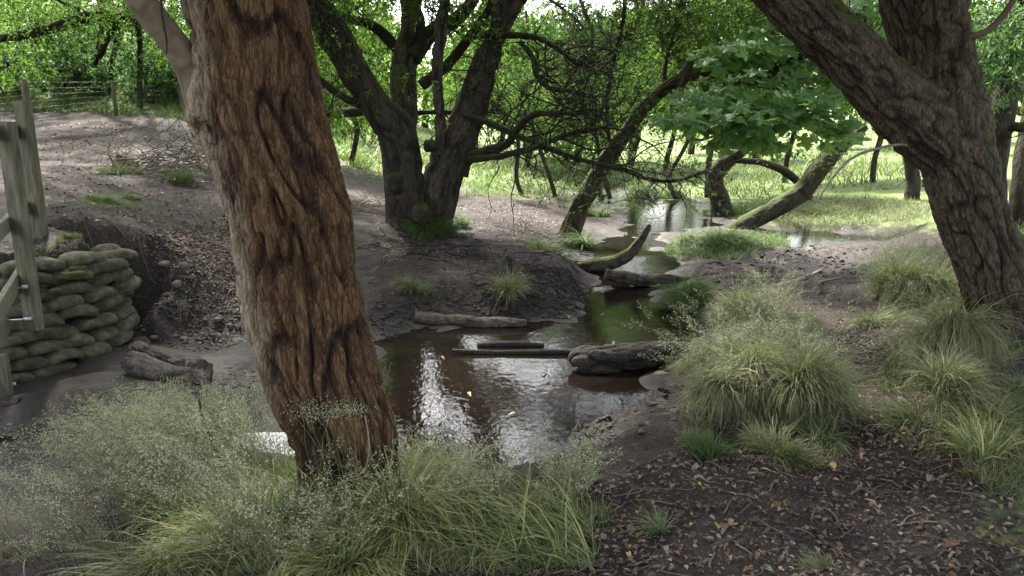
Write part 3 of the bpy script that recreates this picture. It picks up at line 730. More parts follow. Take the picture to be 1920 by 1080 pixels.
def leaning_tree():
    b = G(1062, 445); y = b[1]
    t = root('leaning_tree', b, 'mossy slender tree leaning right over the brook and bending level', 'tree')
    s = [(1052,470,y,50),(1068,435,y,40),(1090,385,y-.15,34),(1115,335,y-.35,32),(1145,290,y-.5,30),(1180,240,y-.8,26),(1215,195,y-1,24),(1255,160,y-1.2,22),(1295,142,y-1.4,20),(1340,136,y-1.5,20),
         (1380,148,y-1.7,20),(1425,148,y-1.8,18),(1460,125,y-2,18),(1500,104,y-2.2,16),(1560,88,y-2.4,13),(1640,60,y-2.6,10)]
    v, f, r = limb(s, ns=64, nl=200, amp=.02, fr=9, vs=.3, lump=.03, seed=41); mk('trunk', rel(v, t), f, M['bark_moss'], t, {'relief': r})
    v, f, r = limb([(1275,160,y-1.3,22),(1288,130,y-1.4,18),(1300,108,y-1.45,14),(1314,92,y-1.5,4)], ns=24, nl=40, amp=.012, fr=20, lump=.01, seed=43); mk('snag', rel(v, t), f, M['log_pale'], t, {'relief': r}, label='broken pale stub pointing up')
    lm = [[(1145,290,y-.5,8),(1138,200,y-.6,8),(1150,120,y-.7,8),(1168,40,y-.8,7),(1175,-30,y-.8,6)], [(1245,170,y-1.1,8),(1250,110,y-1,7),(1268,50,y-1,6),(1278,0,y-.9,6)],
          [(1110,310,y-.4,9),(1170,318,y-.6,10),(1215,335,y-.8,9),(1270,338,y-1,8),(1330,318,y-1.1,6)]]
    for i, q in enumerate(lm):
        v, f, r = limb(q, ns=10, nl=40, lump=.008, seed=90 + i); mk('limb', rel(v, t), f, M['bark_grey'] if i < 2 else M['bark_dark'], t, {'relief': r})
    cur = [spline([P(*q[:3]) for q in z_], 50) for z_ in lm] + [spline([P(*q[:3]) for q in s], 60)[25:]]
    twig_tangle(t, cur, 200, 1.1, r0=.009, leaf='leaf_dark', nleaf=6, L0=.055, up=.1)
    add_crown(t, [(1330,20,y-1.2,90,60,.8),(1430,30,y-1.6,90,60,.8),(1250,20,y-1,60,40,.6),(1500,-30,y-1.6,120,50,.8)], 700, 'leaf', ln=.5, per=12, L0=.07)
leaning_tree()

def tangle_bush():
    b = G(1000, 372)
    t = root('twiggy_shrub', b, 'tangled twiggy shrub with small leaves filling the gap above the brook', 'shrub')
    y0 = b[1] + .5
    st = []
    for i in range(5):
        x = [968, 1030, 1118, 1132, 1255][i]; st.append([(x, 330, y0 + .3 * (i % 3), 8), (x + rng.uniform(-50, 50), 250, y0, 8), (x + rng.uniform(-70, 70), 170, y0 - .3, 8), (x + rng.uniform(-90, 90), 70, y0 - .4, 6), (x + rng.uniform(-110, 110), -40, y0 - .4, 5)])
    for i, q in enumerate(st):
        g = G(q[0][0], 385); q = [(q[0][0] + 12, 372, q[0][2], 9)] + q
        v, f, r = limb(q, ns=8, nl=30, lump=.012, seed=100 + i); mk('stem', rel(v, t), f, M['twig'], t, {'relief': r})
    cur = [spline([P(*k[:3]) for k in q], 40)[8:] for q in st]
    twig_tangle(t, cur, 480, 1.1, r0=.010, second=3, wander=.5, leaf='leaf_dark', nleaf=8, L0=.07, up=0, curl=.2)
    add_crown(t, [(1010,190,y0+1,90,50,.9),(1090,210,y0+.8,90,60,.8),(1150,180,y0+1,110,60,.9),(1230,110,y0+1,80,60,.9),(1230,230,y0+1,60,60,.6),(1060,250,y0+.4,60,30,.4),(1330,60,y0+1.5,110,90,1),(960,150,y0+2.5,60,50,1),(1000,190,y0+2,70,60,1),(1300,180,y0+2,90,60,1)], 1500, 'leaf', ln=.6, per=13, L0=.08)
tangle_bush()

# ------------------------------------------------------------------ sycamore with large lobed leaves
def syc_leaf_verts():
    lob = [(0, 0)]
    tips = [(-150, .52), (-78, .82), (0, 1.0), (78, .82), (150, .52)]
    out = []
    for i, (a, r) in enumerate(tips):
        for da, k in ((-17, .74), (0, 1), (17, .74)):
            out.append((math.radians(a + da), r * k))
        if i < 4:
            out.append((math.radians((a + tips[i + 1][0]) / 2), .40))
    out.append((math.radians(180), .14))
    V = [(0, 0, 0)] + [(math.sin(a) * r, math.cos(a) * r, -.14 * r * r + .05 * math.cos(a * 5)) for a, r in out]
    n = len(out); F = [(0, i + 1, (i + 1) % n + 1) for i in range(n)]
    return np.array(V, float) * .5, np.array(F)
def rotmats(n, tilt):
    """leaf planes: normals near up, tipped outwards"""
    nz = unit(np.c_[rng.normal(0, tilt, (n, 2)), np.ones(n)] + np.array([0, -.75, 0]))
    a = unit(np.cross(nz, unit(rng.normal(0, 1, (n, 3))))); bb = np.cross(nz, a)
    return np.stack([a, bb, nz], 2)
def sycamore():
    b = G(1352, 405); y = 8.6
    yb = b[1]
    t = root('sycamore_tree', b, 'small crooked sycamore with big lobed leaves hanging over the far bank', 'tree')
    tr = [(1352,425,yb,46),(1352,385,yb,38),(1342,350,yb-.1,32),(1345,322,yb-.2,30),(1366,300,yb-.35,28),(1392,282,yb-.6,20),(1415,262,yb-1,14),(1440,225,yb-1.4,11),(1460,170,yb-1.8,10),(1480,100,yb-2,9),(1490,20,yb-2.1,8)]
    v, f, r = limb(tr, ns=40, nl=120, amp=.012, fr=10, lump=.025, seed=51); mk('trunk', rel(v, t), f, M['bark_dark'], t, {'relief': r})
    ls = [[(1372,300,yb-.3,12),(1400,302,yb-.3,12),(1430,305,yb-.3,14),(1470,320,yb-.2,16),(1500,345,yb-.1,14),(1520,372,yb,10)],
          [(1415,262,yb-1,8),(1360,250,yb-1.3,6),(1310,262,yb-1.6,5),(1280,240,yb-1.8,4)],
          [(1440,225,yb-1.4,8),(1500,215,yb-1.6,7),(1560,235,yb-1.8,6),(1610,240,yb-1.9,4)],
          [(1460,170,yb-1.8,8),(1400,130,yb-1.9,6),(1340,110,yb-2,5),(1290,100,yb-2,4)],
          [(1480,100,yb-2,7),(1530,70,yb-2.2,6),(1600,40,yb-2.4,5)]]
    for i, q in enumerate(ls):
        v, f, r = limb(q, ns=10, nl=40, lump=.01, seed=110 + i); mk('limb', rel(v, t), f, M['bark_dark'], t, {'relief': r})
    V0, F0 = syc_leaf_verts()
    # leaf sprays: layered, nearly level plates of foliage
    blobs = [(1375,225,8.6,125,34,.5,200),(1480,205,8.7,110,40,.5,150),(1330,190,8.9,80,26,.5,80),(1270,228,8.6,50,16,.4,30),(1560,250,8.7,60,30,.5,60),(1450,90,9.2,90,40,.6,90),(1370,105,9.2,80,22,.5,60),(1600,90,9.2,60,60,.6,90),
             (1540,30,9.3,130,40,.8,120),(1580,160,9.0,70,40,.5,70),(1400,270,8.7,90,20,.4,60),(1640,30,9.4,80,60,.7,90),(1440,150,9.1,130,50,.6,100)]
    pos = []
    for px, py, Y, rx, rz, ry, n in blobs:
        Y += 1.0
        c = P(px, py, Y); s = np.array([2 * RW(rx, py, Y), ry, 2 * RW(rz, py, Y)])
        pos.append(c + unit(rng.normal(0, 1, (n, 3))) * rng.uniform(0, 1, (n, 1)) ** .5 * s)
    pos = np.concatenate(pos); n = len(pos)
    R = rotmats(n, .38); sz = rng.uniform(.10, .22, n) 
    dist = np.linalg.norm(pos, axis=1); order = np.argsort(-(sz / dist))
    tint = rng.uniform(0, 1, n)
    mesh = []
    for k in range(4):
        o = mk('leaf', V0 * [1, 1, 1 + .5 * k], F0, M['sycamore'], None, {'tint': np.full(len(V0), .05 + .3 * k)}, smooth=False)
        mesh.append(o.data); bpy.data.objects.remove(o)
    from mathutils import Matrix
    for q, i in enumerate(order[:300]):
        o = bpy.data.objects.new('leaf', mesh[q % 4]); COL.objects.link(o); o.parent = t
        mtx = Matrix([list(R[i][r_]) for r_ in range(3)])
        o.location = (pos[i] - np.array(t.location)).tolist(); o.rotation_euler = mtx.to_euler(); o.scale = [sz[i] * 2 * .85] * 3
    rest = order[300:]
    VV = (np.einsum('nij,vj->nvi', R[rest], V0) * (sz[rest] * 1.7)[:, None, None] + pos[rest][:, None]).reshape(-1, 3)
    FF = (np.arange(len(rest))[:, None, None] * len(V0) + F0[None]).reshape(-1, 3)
    mk('foliage', rel(VV, t), FF, M['sycamore'], t, {'tint': np.repeat(tint[rest], len(V0))}, smooth=False, kind='stuff')
    # leaf stalks reaching back to the limbs
    pa = np.concatenate([spline([P(*k[:3]) for k in q], 30) for q in ls + [tr[5:]]])
    near = pa[np.argmin(((pos[:, None] - pa[None]) ** 2).sum(2), 1)]
    K = np.linspace(0, 1, 5)[None, :, None]; PP = near[:, None] * (1 - K) + pos[:, None] * K + np.array([0, 0, .12]) * (K * (1 - K))
    sel = np.where(np.linalg.norm(near - pos, axis=1) < .45)[0][:420]
    v, f = multitube(PP[sel], .004 * np.linspace(1, .4, 5)[None] * np.ones((len(sel), 1)), 3); mk('twigs', rel(v, t), f, M['twig'], t)
sycamore()

def fallen_trunk():
    b = G(1400, 425); y = b[1] - .1
    t = root('slanting_trunk', b, 'dark bare trunk slanting up right from the far bank below the sycamore', 'tree trunk')
    s = [(1375,440,y,40),(1400,420,y,36),(1450,392,y+.05,34),(1500,362,y+.1,36),(1530,325,y+.1,34),(1560,288,y+.1,32),(1590,262,y+.1,26),(1622,238,y+.1,16)]
    v, f, r = limb(s, ns=48, nl=120, amp=.015, fr=10, lump=.03, seed=55); mk('trunk', rel(v, t), f, M['bark_dark'], t, {'relief': r})
    cur = [spline([P(*q[:3]) for q in s], 60)[20:]]
    twig_tangle(t, cur, 40, .9, r0=.007, second=3, leaf='leaf_dark', nleaf=5, L0=.05)
fallen_trunk()

# trees behind, right
SHARED = {}
def plain_tree(name, label, stems, blobs, n, leafm='leaf', barkm='bark_dark', group=None, share=None, L0=.08, ln=.6, per=12, twig=None, asp=.4):
    px, py = stems[0][0][:2]; b = P(*stems[0][0][:3]); b[2] = float(H(b[0], b[1])[0])
    t = root(name, b, label, 'tree', group)
    for i, s in enumerate(stems):
        pp = [P(q[0], q[1], q[2]) for q in s]; rr_ = [RW(q[3], q[1], q[2]) for q in s]
        if i == 0 and b[2] < pp[0][2] + .1:
            pp = [b - [0, 0, .15]] + pp[1:] if abs(pp[0][2] - b[2]) < .25 else [b - [0, 0, .15]] + pp; rr_ = rr_ if len(pp) == len(rr_) else [rr_[0] * 1.1] + rr_
        v, f, r = tube(pp, rr_, ns=20 if i == 0 else 12, nl=60, amp=.012, fr=8, lump=.02, seed=120 + i + int(px)); mk('trunk' if i == 0 else 'limb', rel(v, t), f, M[barkm], t, {'relief': r})
    if twig: twig_tangle(t, [spline([P(*q[:3]) for q in s], 40)[10:] for s in stems], twig[0], twig[1], r0=.008)
    if n and share is not None:
        zc = P(blobs[0][0], blobs[0][1], blobs[0][2])[2] - b[2]
        if share in SHARED:
            ms, z0, Y0 = SHARED[share]; k = stems[0][0][2] / Y0
            for q, me in ms:
                o = bpy.data.objects.new(q, me); COL.objects.link(o); o.parent = t; o.scale = (-k if int(px) % 2 else k, k, k); o.location = (0, 0, zc - z0 * k)
                if q == 'twigs': o['kind'] = 'stuff'
            return t
        add_crown(t, blobs, n, leafm, ln=ln, per=per, L0=L0, asp=asp)
        SHARED[share] = ([(c.name.split('.')[0], c.data) for c in t.children if c.name.split('.')[0] in ('crown', 'twigs')], zc, stems[0][0][2]); return t
    if n: add_crown(t, blobs, n, leafm, ln=ln, per=per, L0=L0, asp=asp)
    return t
plain_tree('slim_tree', 'slim dark tree behind the forked trunk with a level branch to the right', [[(1862,372,9.5,44),(1862,330,9.5,42),(1868,280,9.5,42),(1880,210,9.5,42),(1892,140,9.5,38),(1905,60,9.5,34),(1920,-30,9.5,30)],
    [(1868,245,9.5,20),(1895,238,9.4,18),(1930,238,9.3,18),(1990,220,9.2,14)], [(1862,250,9.5,12),(1840,235,9.5,10),(1815,228,9.5,8)]],
    [(1860,110,9.0,60,35,.5),(1840,170,9.0,50,30,.5),(1900,90,9.3,60,40,.5),(1930,40,9,80,60,.7)], 300, 'leaf_hedge', L0=.07, ln=.4, twig=(30, .7))
plain_tree('ivy_trunk_tree', 'dark broad trunk in shade behind the left side of the forked trunk', [[(1712,345,16,26),(1710,320,16,24),(1704,270,16,26),(1698,200,16,24),(1702,80,16,22),(1710,-80,16,18)]],
    [(1700,60,13,110,60,1),(1640,0,13,120,50,1)], 260, 'leaf', L0=.08)
plain_tree('edge_tree', 'dark trunk standing at the right picture edge beyond the forked tree', [[(1920,420,10.5,40),(1914,380,10.5,36),(1920,300,10.6,34),(1935,200,10.8,30),(1950,60,11,28)]],
    [(1960,60,11,80,70,1)], 120, 'leaf_hedge', L0=.08)

# tree with dark drooping limb, upper left
plain_tree('bank_tree', 'tree on the far bank with a dark bough arching over the path', [[(262,215,20,9),(262,150,20,9),(262,80,19.8,10),(255,20,19.5,12),(250,-40,19,18),(245,-120,19,14)],
    [(250,30,19.5,22),(215,32,19,22),(170,30,18.5,20),(120,45,18,20),(60,62,17.5,18),(0,72,17,16),(-80,90,16.5,12)], [(185,105,20,14),(205,65,19.6,12),(225,35,19.4,12)], [(170,30,18.5,10),(140,15,18.2,8),(90,-10,18,7)]],
    [(150,15,18.5,120,30,1),(60,30,17.5,110,40,1),(230,-20,19,110,40,1),(40,120,18.5,60,40,.8),(320,30,19,80,70,1)], 900, 'leaf', L0=.10, ln=.8, twig=(60, 1.6))
bt = bpy.data.objects['bank_tree']
c = np.array([[x_, y_, 6.6 + .8 * math.sin(x_ * 1.3 + y_ * 2)] for x_ in np.arange(-14, -4.5, 1.7) for y_ in np.arange(7.5, 18.5, 1.7)]); s = np.tile([1.3, 1.3, .8], (len(c), 1))
add_crown_w(bt, c, s, 1400, 'leaf', name='shade_crown', ln=.8, per=12, L0=.23, asp=.6)  # unseen crown added overhead to cast shade on the left path
plain_tree('bank_sapling', 'thin pair of dark stems in the thicket beside the arching bough', [[(182,200,21,10),(180,120,21,9),(190,60,20.5,9),(185,0,20.5,7)], [(205,190,21,8),(212,110,21,8),(225,40,20.5,7)]], [(190,20,20.5,60,50,.8)], 120, 'leaf_hedge', L0=.09, ln=.6)

# wooded bank: hedge thicket behind the path, upper left
def thicket(name, label, px0, px1, pyb, pyt, Y, n, matn, group, L0=.10):
    b = P((px0 + px1) / 2, pyb, Y); b[2] = float(H(b[0], b[1])[0])
    t = root(name, b, label, 'bush', group)
    hgt = 2 * RW(pyb - pyt, (pyb + pyt) / 2, Y); wid = RW(px1 - px0, (pyb + pyt) / 2, Y)
    q = 14
    cx = b[0] + rng.uniform(-.75, .75, q) * wid; cy = b[1] + rng.uniform(-.8, 1.2, q)
    cz = b[2] + rng.uniform(.05, .8, q) * hgt
    c = np.c_[cx, cy, cz]; s = np.c_[np.full(q, wid * .45), rng.uniform(.5, 1.0, q), np.full(q, hgt * .24)]
    ns_ = 7; st = np.c_[b[0] + rng.uniform(-.6, .6, ns_) * wid, b[1] + rng.uniform(-.5, .8, ns_), np.full(ns_, b[2] - .1)]
    Pp = walk(st, np.tile([0, 0, 1.], (ns_, 1)) + rng.normal(0, .25, (ns_, 3)), np.full(ns_, hgt * .8), 8, .18)
    v, f = multitube(Pp, .03 * np.linspace(1, .3, 8)[None] * np.ones((ns_, 1)), 5); mk('stems', rel(v, t), f, M['twig'], t)
    add_crown_w(t, c, s, n, matn, 'foliage', ln=.6, per=14, L0=L0, asp=.6, outward=.6)
gB = 'bushes on the wooded bank'
thicket('bramble_bush', 'pale green bramble thicket behind the wire fence at the far left', -120, 90, 225, 60, 20.5, 900, 'leaf_hedge', gB)
thicket('bramble_bush', 'leafy bramble thicket behind the nearer weathered fence posts', 70, 230, 205, 60, 21.0, 900, 'leaf_hedge', gB)
thicket('bramble_bush', 'leafy thicket between the thin wire fence post and the rough trunk', 210, 400, 205, 60, 21.2, 900, 'leaf_hedge', gB)
thicket('tall_bush', 'tall shady bush on the bank top, far left under the bough', -60, 160, 110, -60, 25, 420, 'leaf_dark', gB, .12)
thicket('tall_bush', 'tall bush on the bank top beside the two thin stems', 120, 300, 100, -70, 25.5, 420, 'leaf', gB, .12)
thicket('tall_bush', 'tall bright bush on the bank top behind the smooth limb', 270, 470, 110, -60, 25.5, 420, 'leaf_far', gB, .12)
thicket('tall_bush', 'bright bush seen between the rough trunk and the many-stemmed tree', 560, 720, 215, 60, 27, 300, 'leaf_far', None, .13)

# far tree line round the meadow
gF = 'trees along the far side of the meadow'
far_labels = ['far round tree left of the many-stemmed tree', 'far tree seen through the left stems of the many-stemmed tree', 'far tree behind the middle stems', 'far bright tree above the meadow, left of the brook',
    'far tree straight above the brook', 'far tree behind the twiggy shrub', 'far tree behind the bend of the leaning tree', 'far tree behind the sycamore foliage', 'far tree between the sycamore and the forked trunk',
    'far tree behind the fork of the big right tree', 'far tree behind the slim dark tree', 'far tree at the right edge of the meadow', 'far tree behind the wooded bank on the left']
FARC = []
for i, lab in enumerate(far_labels):
    px = [610, 700, 800, 890, 985, 1080, 1180, 1290, 1410, 1560, 1760, 1930, 430][i]
    Y = 34 + 9 * ((i * 7) % 5) / 4 + (2 if i % 2 else 0)
    x = (px - 960) / FPX * Y; zb = float(H(x, Y)[0]); hgt = 6.4 + 1.8 * math.sin(i * 2.3) + (1.5 if i in (0, 12, 11) else 0)
    t = root('far_tree', (x, Y, zb), lab, 'tree', gF)
    v, f, r = tube([[x, Y, zb - .2], [x + .1, Y, zb + hgt * .4], [x - .1, Y, zb + hgt * .8]], [.22, .15, .05], ns=10, nl=16, lump=.03, seed=i); mk('trunk', rel(v, t), f, M['bark_grey'], t, {'relief': r})
    q = 12; c = np.array([x, Y, zb + hgt * .55]) + rng.uniform(-1, 1, (q, 3)) * np.array([1.9, 1.5, hgt * .38]); s = np.tile([1.0, 1.0, .8], (q, 1))
    if i < 3:
        add_crown_w(t, c, s, 620, 'leaf' if i % 3 else 'leaf_far', ln=.8, per=14, L0=.17, asp=.55, outward=.6)
        FARC.append(([(k.name.split('.')[0], k.data) for k in t.children if k.name.split('.')[0] in ('crown', 'twigs')], hgt))
    else:
        ms, h0 = FARC[i % 3]; k = hgt / h0
        for q_, me in ms:
            o = bpy.data.objects.new(q_, me); COL.objects.link(o); o.parent = t; o.scale = (k, k, k); o.rotation_euler = (0, 0, i * 1.7)
            if q_ == 'twigs': o['kind'] = 'stuff'

for i, (px, Y, lab, pyt, lm) in enumerate([(655, 19, 'leafy tree just behind the left stems of the many-stemmed tree', 90, 'leaf'), (930, 31, 'airy tree in the gap between the leaning stems', 80, 'leaf'),
        (1060, 33, 'airy green tree behind the twiggy shrub', 90, 'leaf_far'), (1185, 30, 'airy green tree on the far bank straight above the brook bend', 90, 'leaf'), (990, 28, 'slim airy tree left of the brook, seen through the bare twigs', 110, 'leaf_dark'), (1125, 27, 'slim airy tree seen just left of the bend of the leaning tree', 110, 'leaf_dark'), (1250, 29, 'slim airy tree under the broken stub of the leaning tree', 100, 'leaf'), (1330, 19.5, 'dense tree behind the sycamore leaves', 60, 'leaf'),
        (1475, 22, 'dense tree right of the sycamore leaves', 70, 'leaf_dark'), (1640, 20, 'dense tree behind the left limb of the forked tree', 60, 'leaf'), (1850, 19, 'dense tree behind the slim dark tree at the right', 60, 'leaf_dark')]):
    far_ = px in (930, 1060, 1185, 990, 1125, 1250)
    plain_tree('meadow_tree', lab, [[(px, 300, Y, 10), (px + 14, 240, Y, 9), (px - 6, 190, Y, 9), (px + 8, 120, Y, 8), (px - 4, 20, Y, 6)], [(px, 180, Y, 8), (px - 60, 110, Y, 6), (px - 90, 60, Y, 4)], [(px, 160, Y, 8), (px + 60, 110, Y, 6), (px + 95, 50, Y, 4)]],
        [(px, pyt, Y, 95, 70, 1.3), (px - 60, pyt + 40, Y, 70, 45, 1.2), (px + 60, pyt + 30, Y, 70, 50, 1.2), (px, pyt - (25 if far_ else 60), Y, 80, 40, 1.2), (px + 20, pyt + 90, Y, 60, 22, 1), (px - 40, pyt + 110, Y, 50, 22, 1), (px + 70, 190, Y, 40, 14, .8)], 720 if far_ else 760, lm, group='leafy trees along the near edge of the meadow', share=(far_, lm), L0=.13 if Y < 25 else .19, ln=.8 if Y < 25 else 1.1, per=14, asp=.5)
# ------------------------------------------------------------------ timber railing of the footbridge and its posts
def box(a, b, w_, h_, up=(0, 0, 1)):
    """beam from a to b, width w_, height h_, with slightly softened edges"""
    a = np.array(a, float); b = np.array(b, float); d = unit(b - a); s = unit(np.cross(d, up)); u = np.cross(s, d)
    e = min(w_, h_) * .10
    prof = []
    for (i, j) in ((1, 1), (-1, 1), (-1, -1), (1, -1)):
        X, Z = i * w_ / 2, j * h_ / 2
        p1, p2 = (X, Z - j * e), (X - i * e, Z)
        prof += [p1, p2] if i * j > 0 else [p2, p1]
    prof = np.array(prof); n = len(prof)
    K = 9; V = []
    for k in range(K):
        c = a + (b - a) * k / (K - 1); V.append(c + prof[:, :1] * s + prof[:, 1:] * u)
    V = np.concatenate(V + [[a], [b]])
    V[:-2] += rng.normal(0, .0012, (len(V) - 2, 3))
    i = np.arange(K - 1)[:, None] * n; j = np.arange(n)[None]; j2 = (j + 1) % n
    F = np.stack([i + j, i + j2, i + n + j2, i + n + j], -1).reshape(-1, 4)
    k = np.arange(n); k2 = (k + 1) % n
    return V, [F, np.stack([np.full(n, K * n), k2, k], -1), np.stack([np.full(n, K * n + 1), (K - 1) * n + k, (K - 1) * n + k2], -1)]
def railing():
    p1 = P(60, 590, 5.55); p2 = P(80, 480, 6.95)
    x1, y1 = P(38, 420, 5.6)[:2]; x2, y2 = P(62, 340, 6.9)[:2]
    t = root('footbridge_railing', (x2, y2, float(H(x2, y2)[0])), 'green-stained timber railing of a footbridge at the left edge', 'railing')
    zt1, zt2 = P(15, 228, 5.6)[2], P(45, 190, 6.9)[2]
    zb1 = P(60, 618, 5.6)[2]; zb2 = P(82, 505, 6.9)[2] - .2
    V, F = box((x1, y1, zb1), (x1, y1, zt1), .115, .09, up=(.2, 1, 0)); mk('post', rel(V, t), F, M['post'], t, smooth=False)
    V, F = box((x2, y2, zb2), (x2, y2, zt2), .12, .10, up=(.2, 1, 0)); mk('post', rel(V, t), F, M['post'], t, smooth=False)
    d = unit(np.array([x1 - x2, y1 - y2, 0]))
    for k, (z, hh) in enumerate(((zt1 - .07, .13), (.92, .13), (.46, .15))):
        off = np.array([-.095, 0, 0]) if True else 0
        a = np.array([x2, y2, z]) - d * .12 + off; b_ = np.array([x2, y2, z]) + d * 3.4 + off
        V, F = box(a, b_, .045, hh * .85); mk('rail', rel(V, t), F, M['post'], t, smooth=False)
    q0 = P(2, 598, 5.55); V, F = box(q0, q0 + d * 2.2 + [-.05, 0, 0], .10, .22); mk('deck_beam', rel(V, t), F, M['post'], t, smooth=False)
    q = P(2, 700, 5.4)
    V, F = box((q[0], q[1], -.62), (q[0], q[1], -.08), .10, .10, up=(0, 1, 0)); mk('leg', rel(V, t), F, M['post'], t, smooth=False)
    for px, py, ln in ((20, 600, 40), (22, 540, 30), (2, 722, 28)):
        a = P(px - 12, py + 2, 5.45); b_ = P(px + ln, py - 2, 5.5)
        v, f, r = tube([a, a * .12 + b_ * .88], [.009, .009], ns=10, nl=4); mk('bolt', rel(v, t), f, M['metal'], t)
        v, f, r = tube([a * .3 + b_ * .7, b_], [.018, .018], ns=6, nl=4); mk('nut', rel(v, t), f, M['metal'], t)
railing()

# ------------------------------------------------------------------ sandbag revetment
def sandbags():
    A = toZ(-70, 748, -.47); Bq = toZ(238, 680, -.47)
    t = root('sandbag_wall', (A + Bq) / 2, 'curved retaining wall of stacked lichen-covered sandbags beside the brook', 'wall')
    d = unit(Bq - A); d[2] = 0; d = unit(d); back = np.array([-d[1], d[0], 0])
    Ltot = np.linalg.norm((Bq - A)[:2])
    us = np.linspace(-np.pi / 2, np.pi / 2, 11); vs_ = np.linspace(0, 2 * np.pi, 19)[:-1]
    def bag(c, ax, L_, W_, H_, seed, m, name='sandbag', sag=0.0, lb=None):
        U, Vv = np.meshgrid(us, vs_, indexing='ij')
        sg = lambda a, e: np.sign(a) * np.abs(a) ** e
        x = sg(np.sin(U), .75) * L_ / 2; cr = np.abs(np.cos(U)) ** .5
        yv = sg(np.cos(Vv), .8) * cr * W_ / 2; z = sg(np.sin(Vv), .85) * cr * H_ / 2
        z = z - sag * (x / L_ * 2) ** 2 * .03 + .022 * noise3(x * 8 + seed, yv * 8, z * 8, seed)
        yv = yv + .02 * noise3(x * 6 + seed * 3, yv * 6, z * 6, seed + 1)
        n_ = np.array([-ax[1], ax[0], 0]); n_ = unit(n_)
        upv = np.cross(ax, n_)
        Pn = c + x[..., None] * ax + yv[..., None] * n_ + z[..., None] * upv
        nv = len(vs_); i = np.arange(len(us) - 1)[:, None] * nv; j = np.arange(nv)[None]; j2 = (j + 1) % nv
        F = np.stack([i + j, i + j2, i + nv + j2, i + nv + j], -1).reshape(-1, 4)
        o = mk(name, rel(Pn.reshape(-1, 3), t), F, m, t)
        if lb: o['label'] = lb
        return o
    rows = 9; rh = .104; k = 0
    ztop = None
    for r_ in range(rows):
        z = A[2] + .03 + r_ * rh + rh / 2
        p = -.1 - (.17 if r_ % 2 else 0)
        while p < Ltot + .12:
            ln = rng.uniform(.22, .36)
            cpos = p + ln / 2; end = sstep((cpos - (Ltot - .3)) / .45)
            c = A + d * cpos + back * (.05 * r_ * .8 + .30 * end ** 1.3); c[2] = z + rng.uniform(-.012, .012) + .05 * (cpos / Ltot) * (r_ / rows)
            ax = unit(d * 1 + back * (rng.uniform(-.14, .14) + 1.1 * end) + np.array([0, 0, rng.uniform(-.12, .12)]))
            bag(c, ax, ln * 1.10, .25, rh * rng.uniform(1.02, 1.28), k + 3, M['bag'], sag=1); k += 1
            p += ln * .98
    # return course running back from the corner, and capping bags
    for j, (px, py, Y, ln, yaw) in enumerate([(195,497,6.75,.42,.2),(215,480,6.95,.42,.5),(160,500,6.6,.40,.1),(120,512,6.45,.38,-.1),(75,525,6.3,.36,0)]):
        c = P(px, py, Y); ax = unit(d * math.cos(yaw) + back * math.sin(yaw)); bag(c, ax, ln, .27, .13, 300 + j, M['bag'], sag=1)
    for r_ in range(6):
        for q in range(2):
            c = A + d * (Ltot + .20) + back * (.52 + .30 * q + .03 * r_); c[2] = A[2] + .1 + r_ * rh * 1.1
            bag(c, unit(back + d * rng.uniform(-.2, .2)), .34, .24, rh * 1.2, 200 + r_ * 3 + q, M['bag'])
    for j, (px, py, Y, s_) in enumerate([(138,518,6.28,.20),(146,506,6.38,.14),(128,522,6.24,.14),(105,552,6.1,.10)]):
        c = P(px, py - 4, Y); bag(c, d, s_, s_ * .7, .055, 400 + j, M['bag_moss'], 'moss_cushion', lb='bright yellow-green moss cushion on the top bags')
sandbags()

# ------------------------------------------------------------------ logs, sticks, stones, stumps
def logobj(name, label, spec, cat='log', m='log', ns=36, nl=90, amp=.012, fr=14, lump=.015, seed=0, sink=0.0, group=None, extra=None):
    """spec: (px, py, width_px) points on the ground or water surface"""
    pts = []; rr = []
    for px, py, wd in spec:
        g = G(px, py); g[2] = max(g[2], float(Wl(g[1])))
        q = P(px, py, g[1]); r_ = RW(wd, py, g[1]); pts.append(q + [0, 0, -sink]); rr.append(r_)
    t = root(name, pts[0], label, cat, group)
    v, f, r = tube(pts, rr, ns=ns, nl=nl, amp=amp, fr=fr, vs=.35, lump=lump, seed=seed)
    mk('log_body' if cat == 'log' else 'stick_body', rel(v, t), f, M[m], t, {'relief': r})
    if extra: extra(t, pts, rr)
    return t
def lyl(name, label, pts, cat='log', m='log', seed=0, **kw):
    """same, points given as (px, py, Y, width_px)"""
    t = root(name, P(*pts[0][:3]), label, cat)
    v, f, r = limb(pts, seed=seed, **kw); mk('body', rel(v, t), f, M[m], t, {'relief': r}); return t
def Yw(px, py, z=-.45): return float(toZ(px, py, z)[1])

ylog = Yw(1180, 692)
lyl('sawn_log', 'thick wet log lying in the pool with its broken end facing left', [(1072,684,ylog,8),(1080,676,ylog,42),(1100,674,ylog,56),(1150,672,ylog,54),(1210,666,ylog+.05,46),(1262,661,ylog+.1,40),(1284,656,ylog+.12,34),(1288,655,ylog+.12,6)], ns=70, nl=160, amp=.022, fr=12, vs=.3, lump=.022, seed=201)
ylg = Yw(880, 612)
t = lyl('bank_log', 'slim pale-topped log along the far edge of the pool', [(781,595,ylg+.1,6),(785,595,ylg+.1,20),(840,600,ylg+.06,21),(900,604,ylg+.02,21),(960,606,ylg,17),(984,605,ylg,12),(988,605,ylg,3)], m='log_pale', ns=40, nl=90, amp=.012, fr=14, lump=.012, seed=202)
ylp = Yw(960, 664)
lyl('thin_pole', 'long thin dark pole floating across the pool left of the thick log', [(848,657,ylp,7),(900,661,ylp,10),(960,661,ylp,10),(1020,660,ylp,11),(1085,660,ylp,9)], ns=12, nl=40, lump=.006, seed=203)
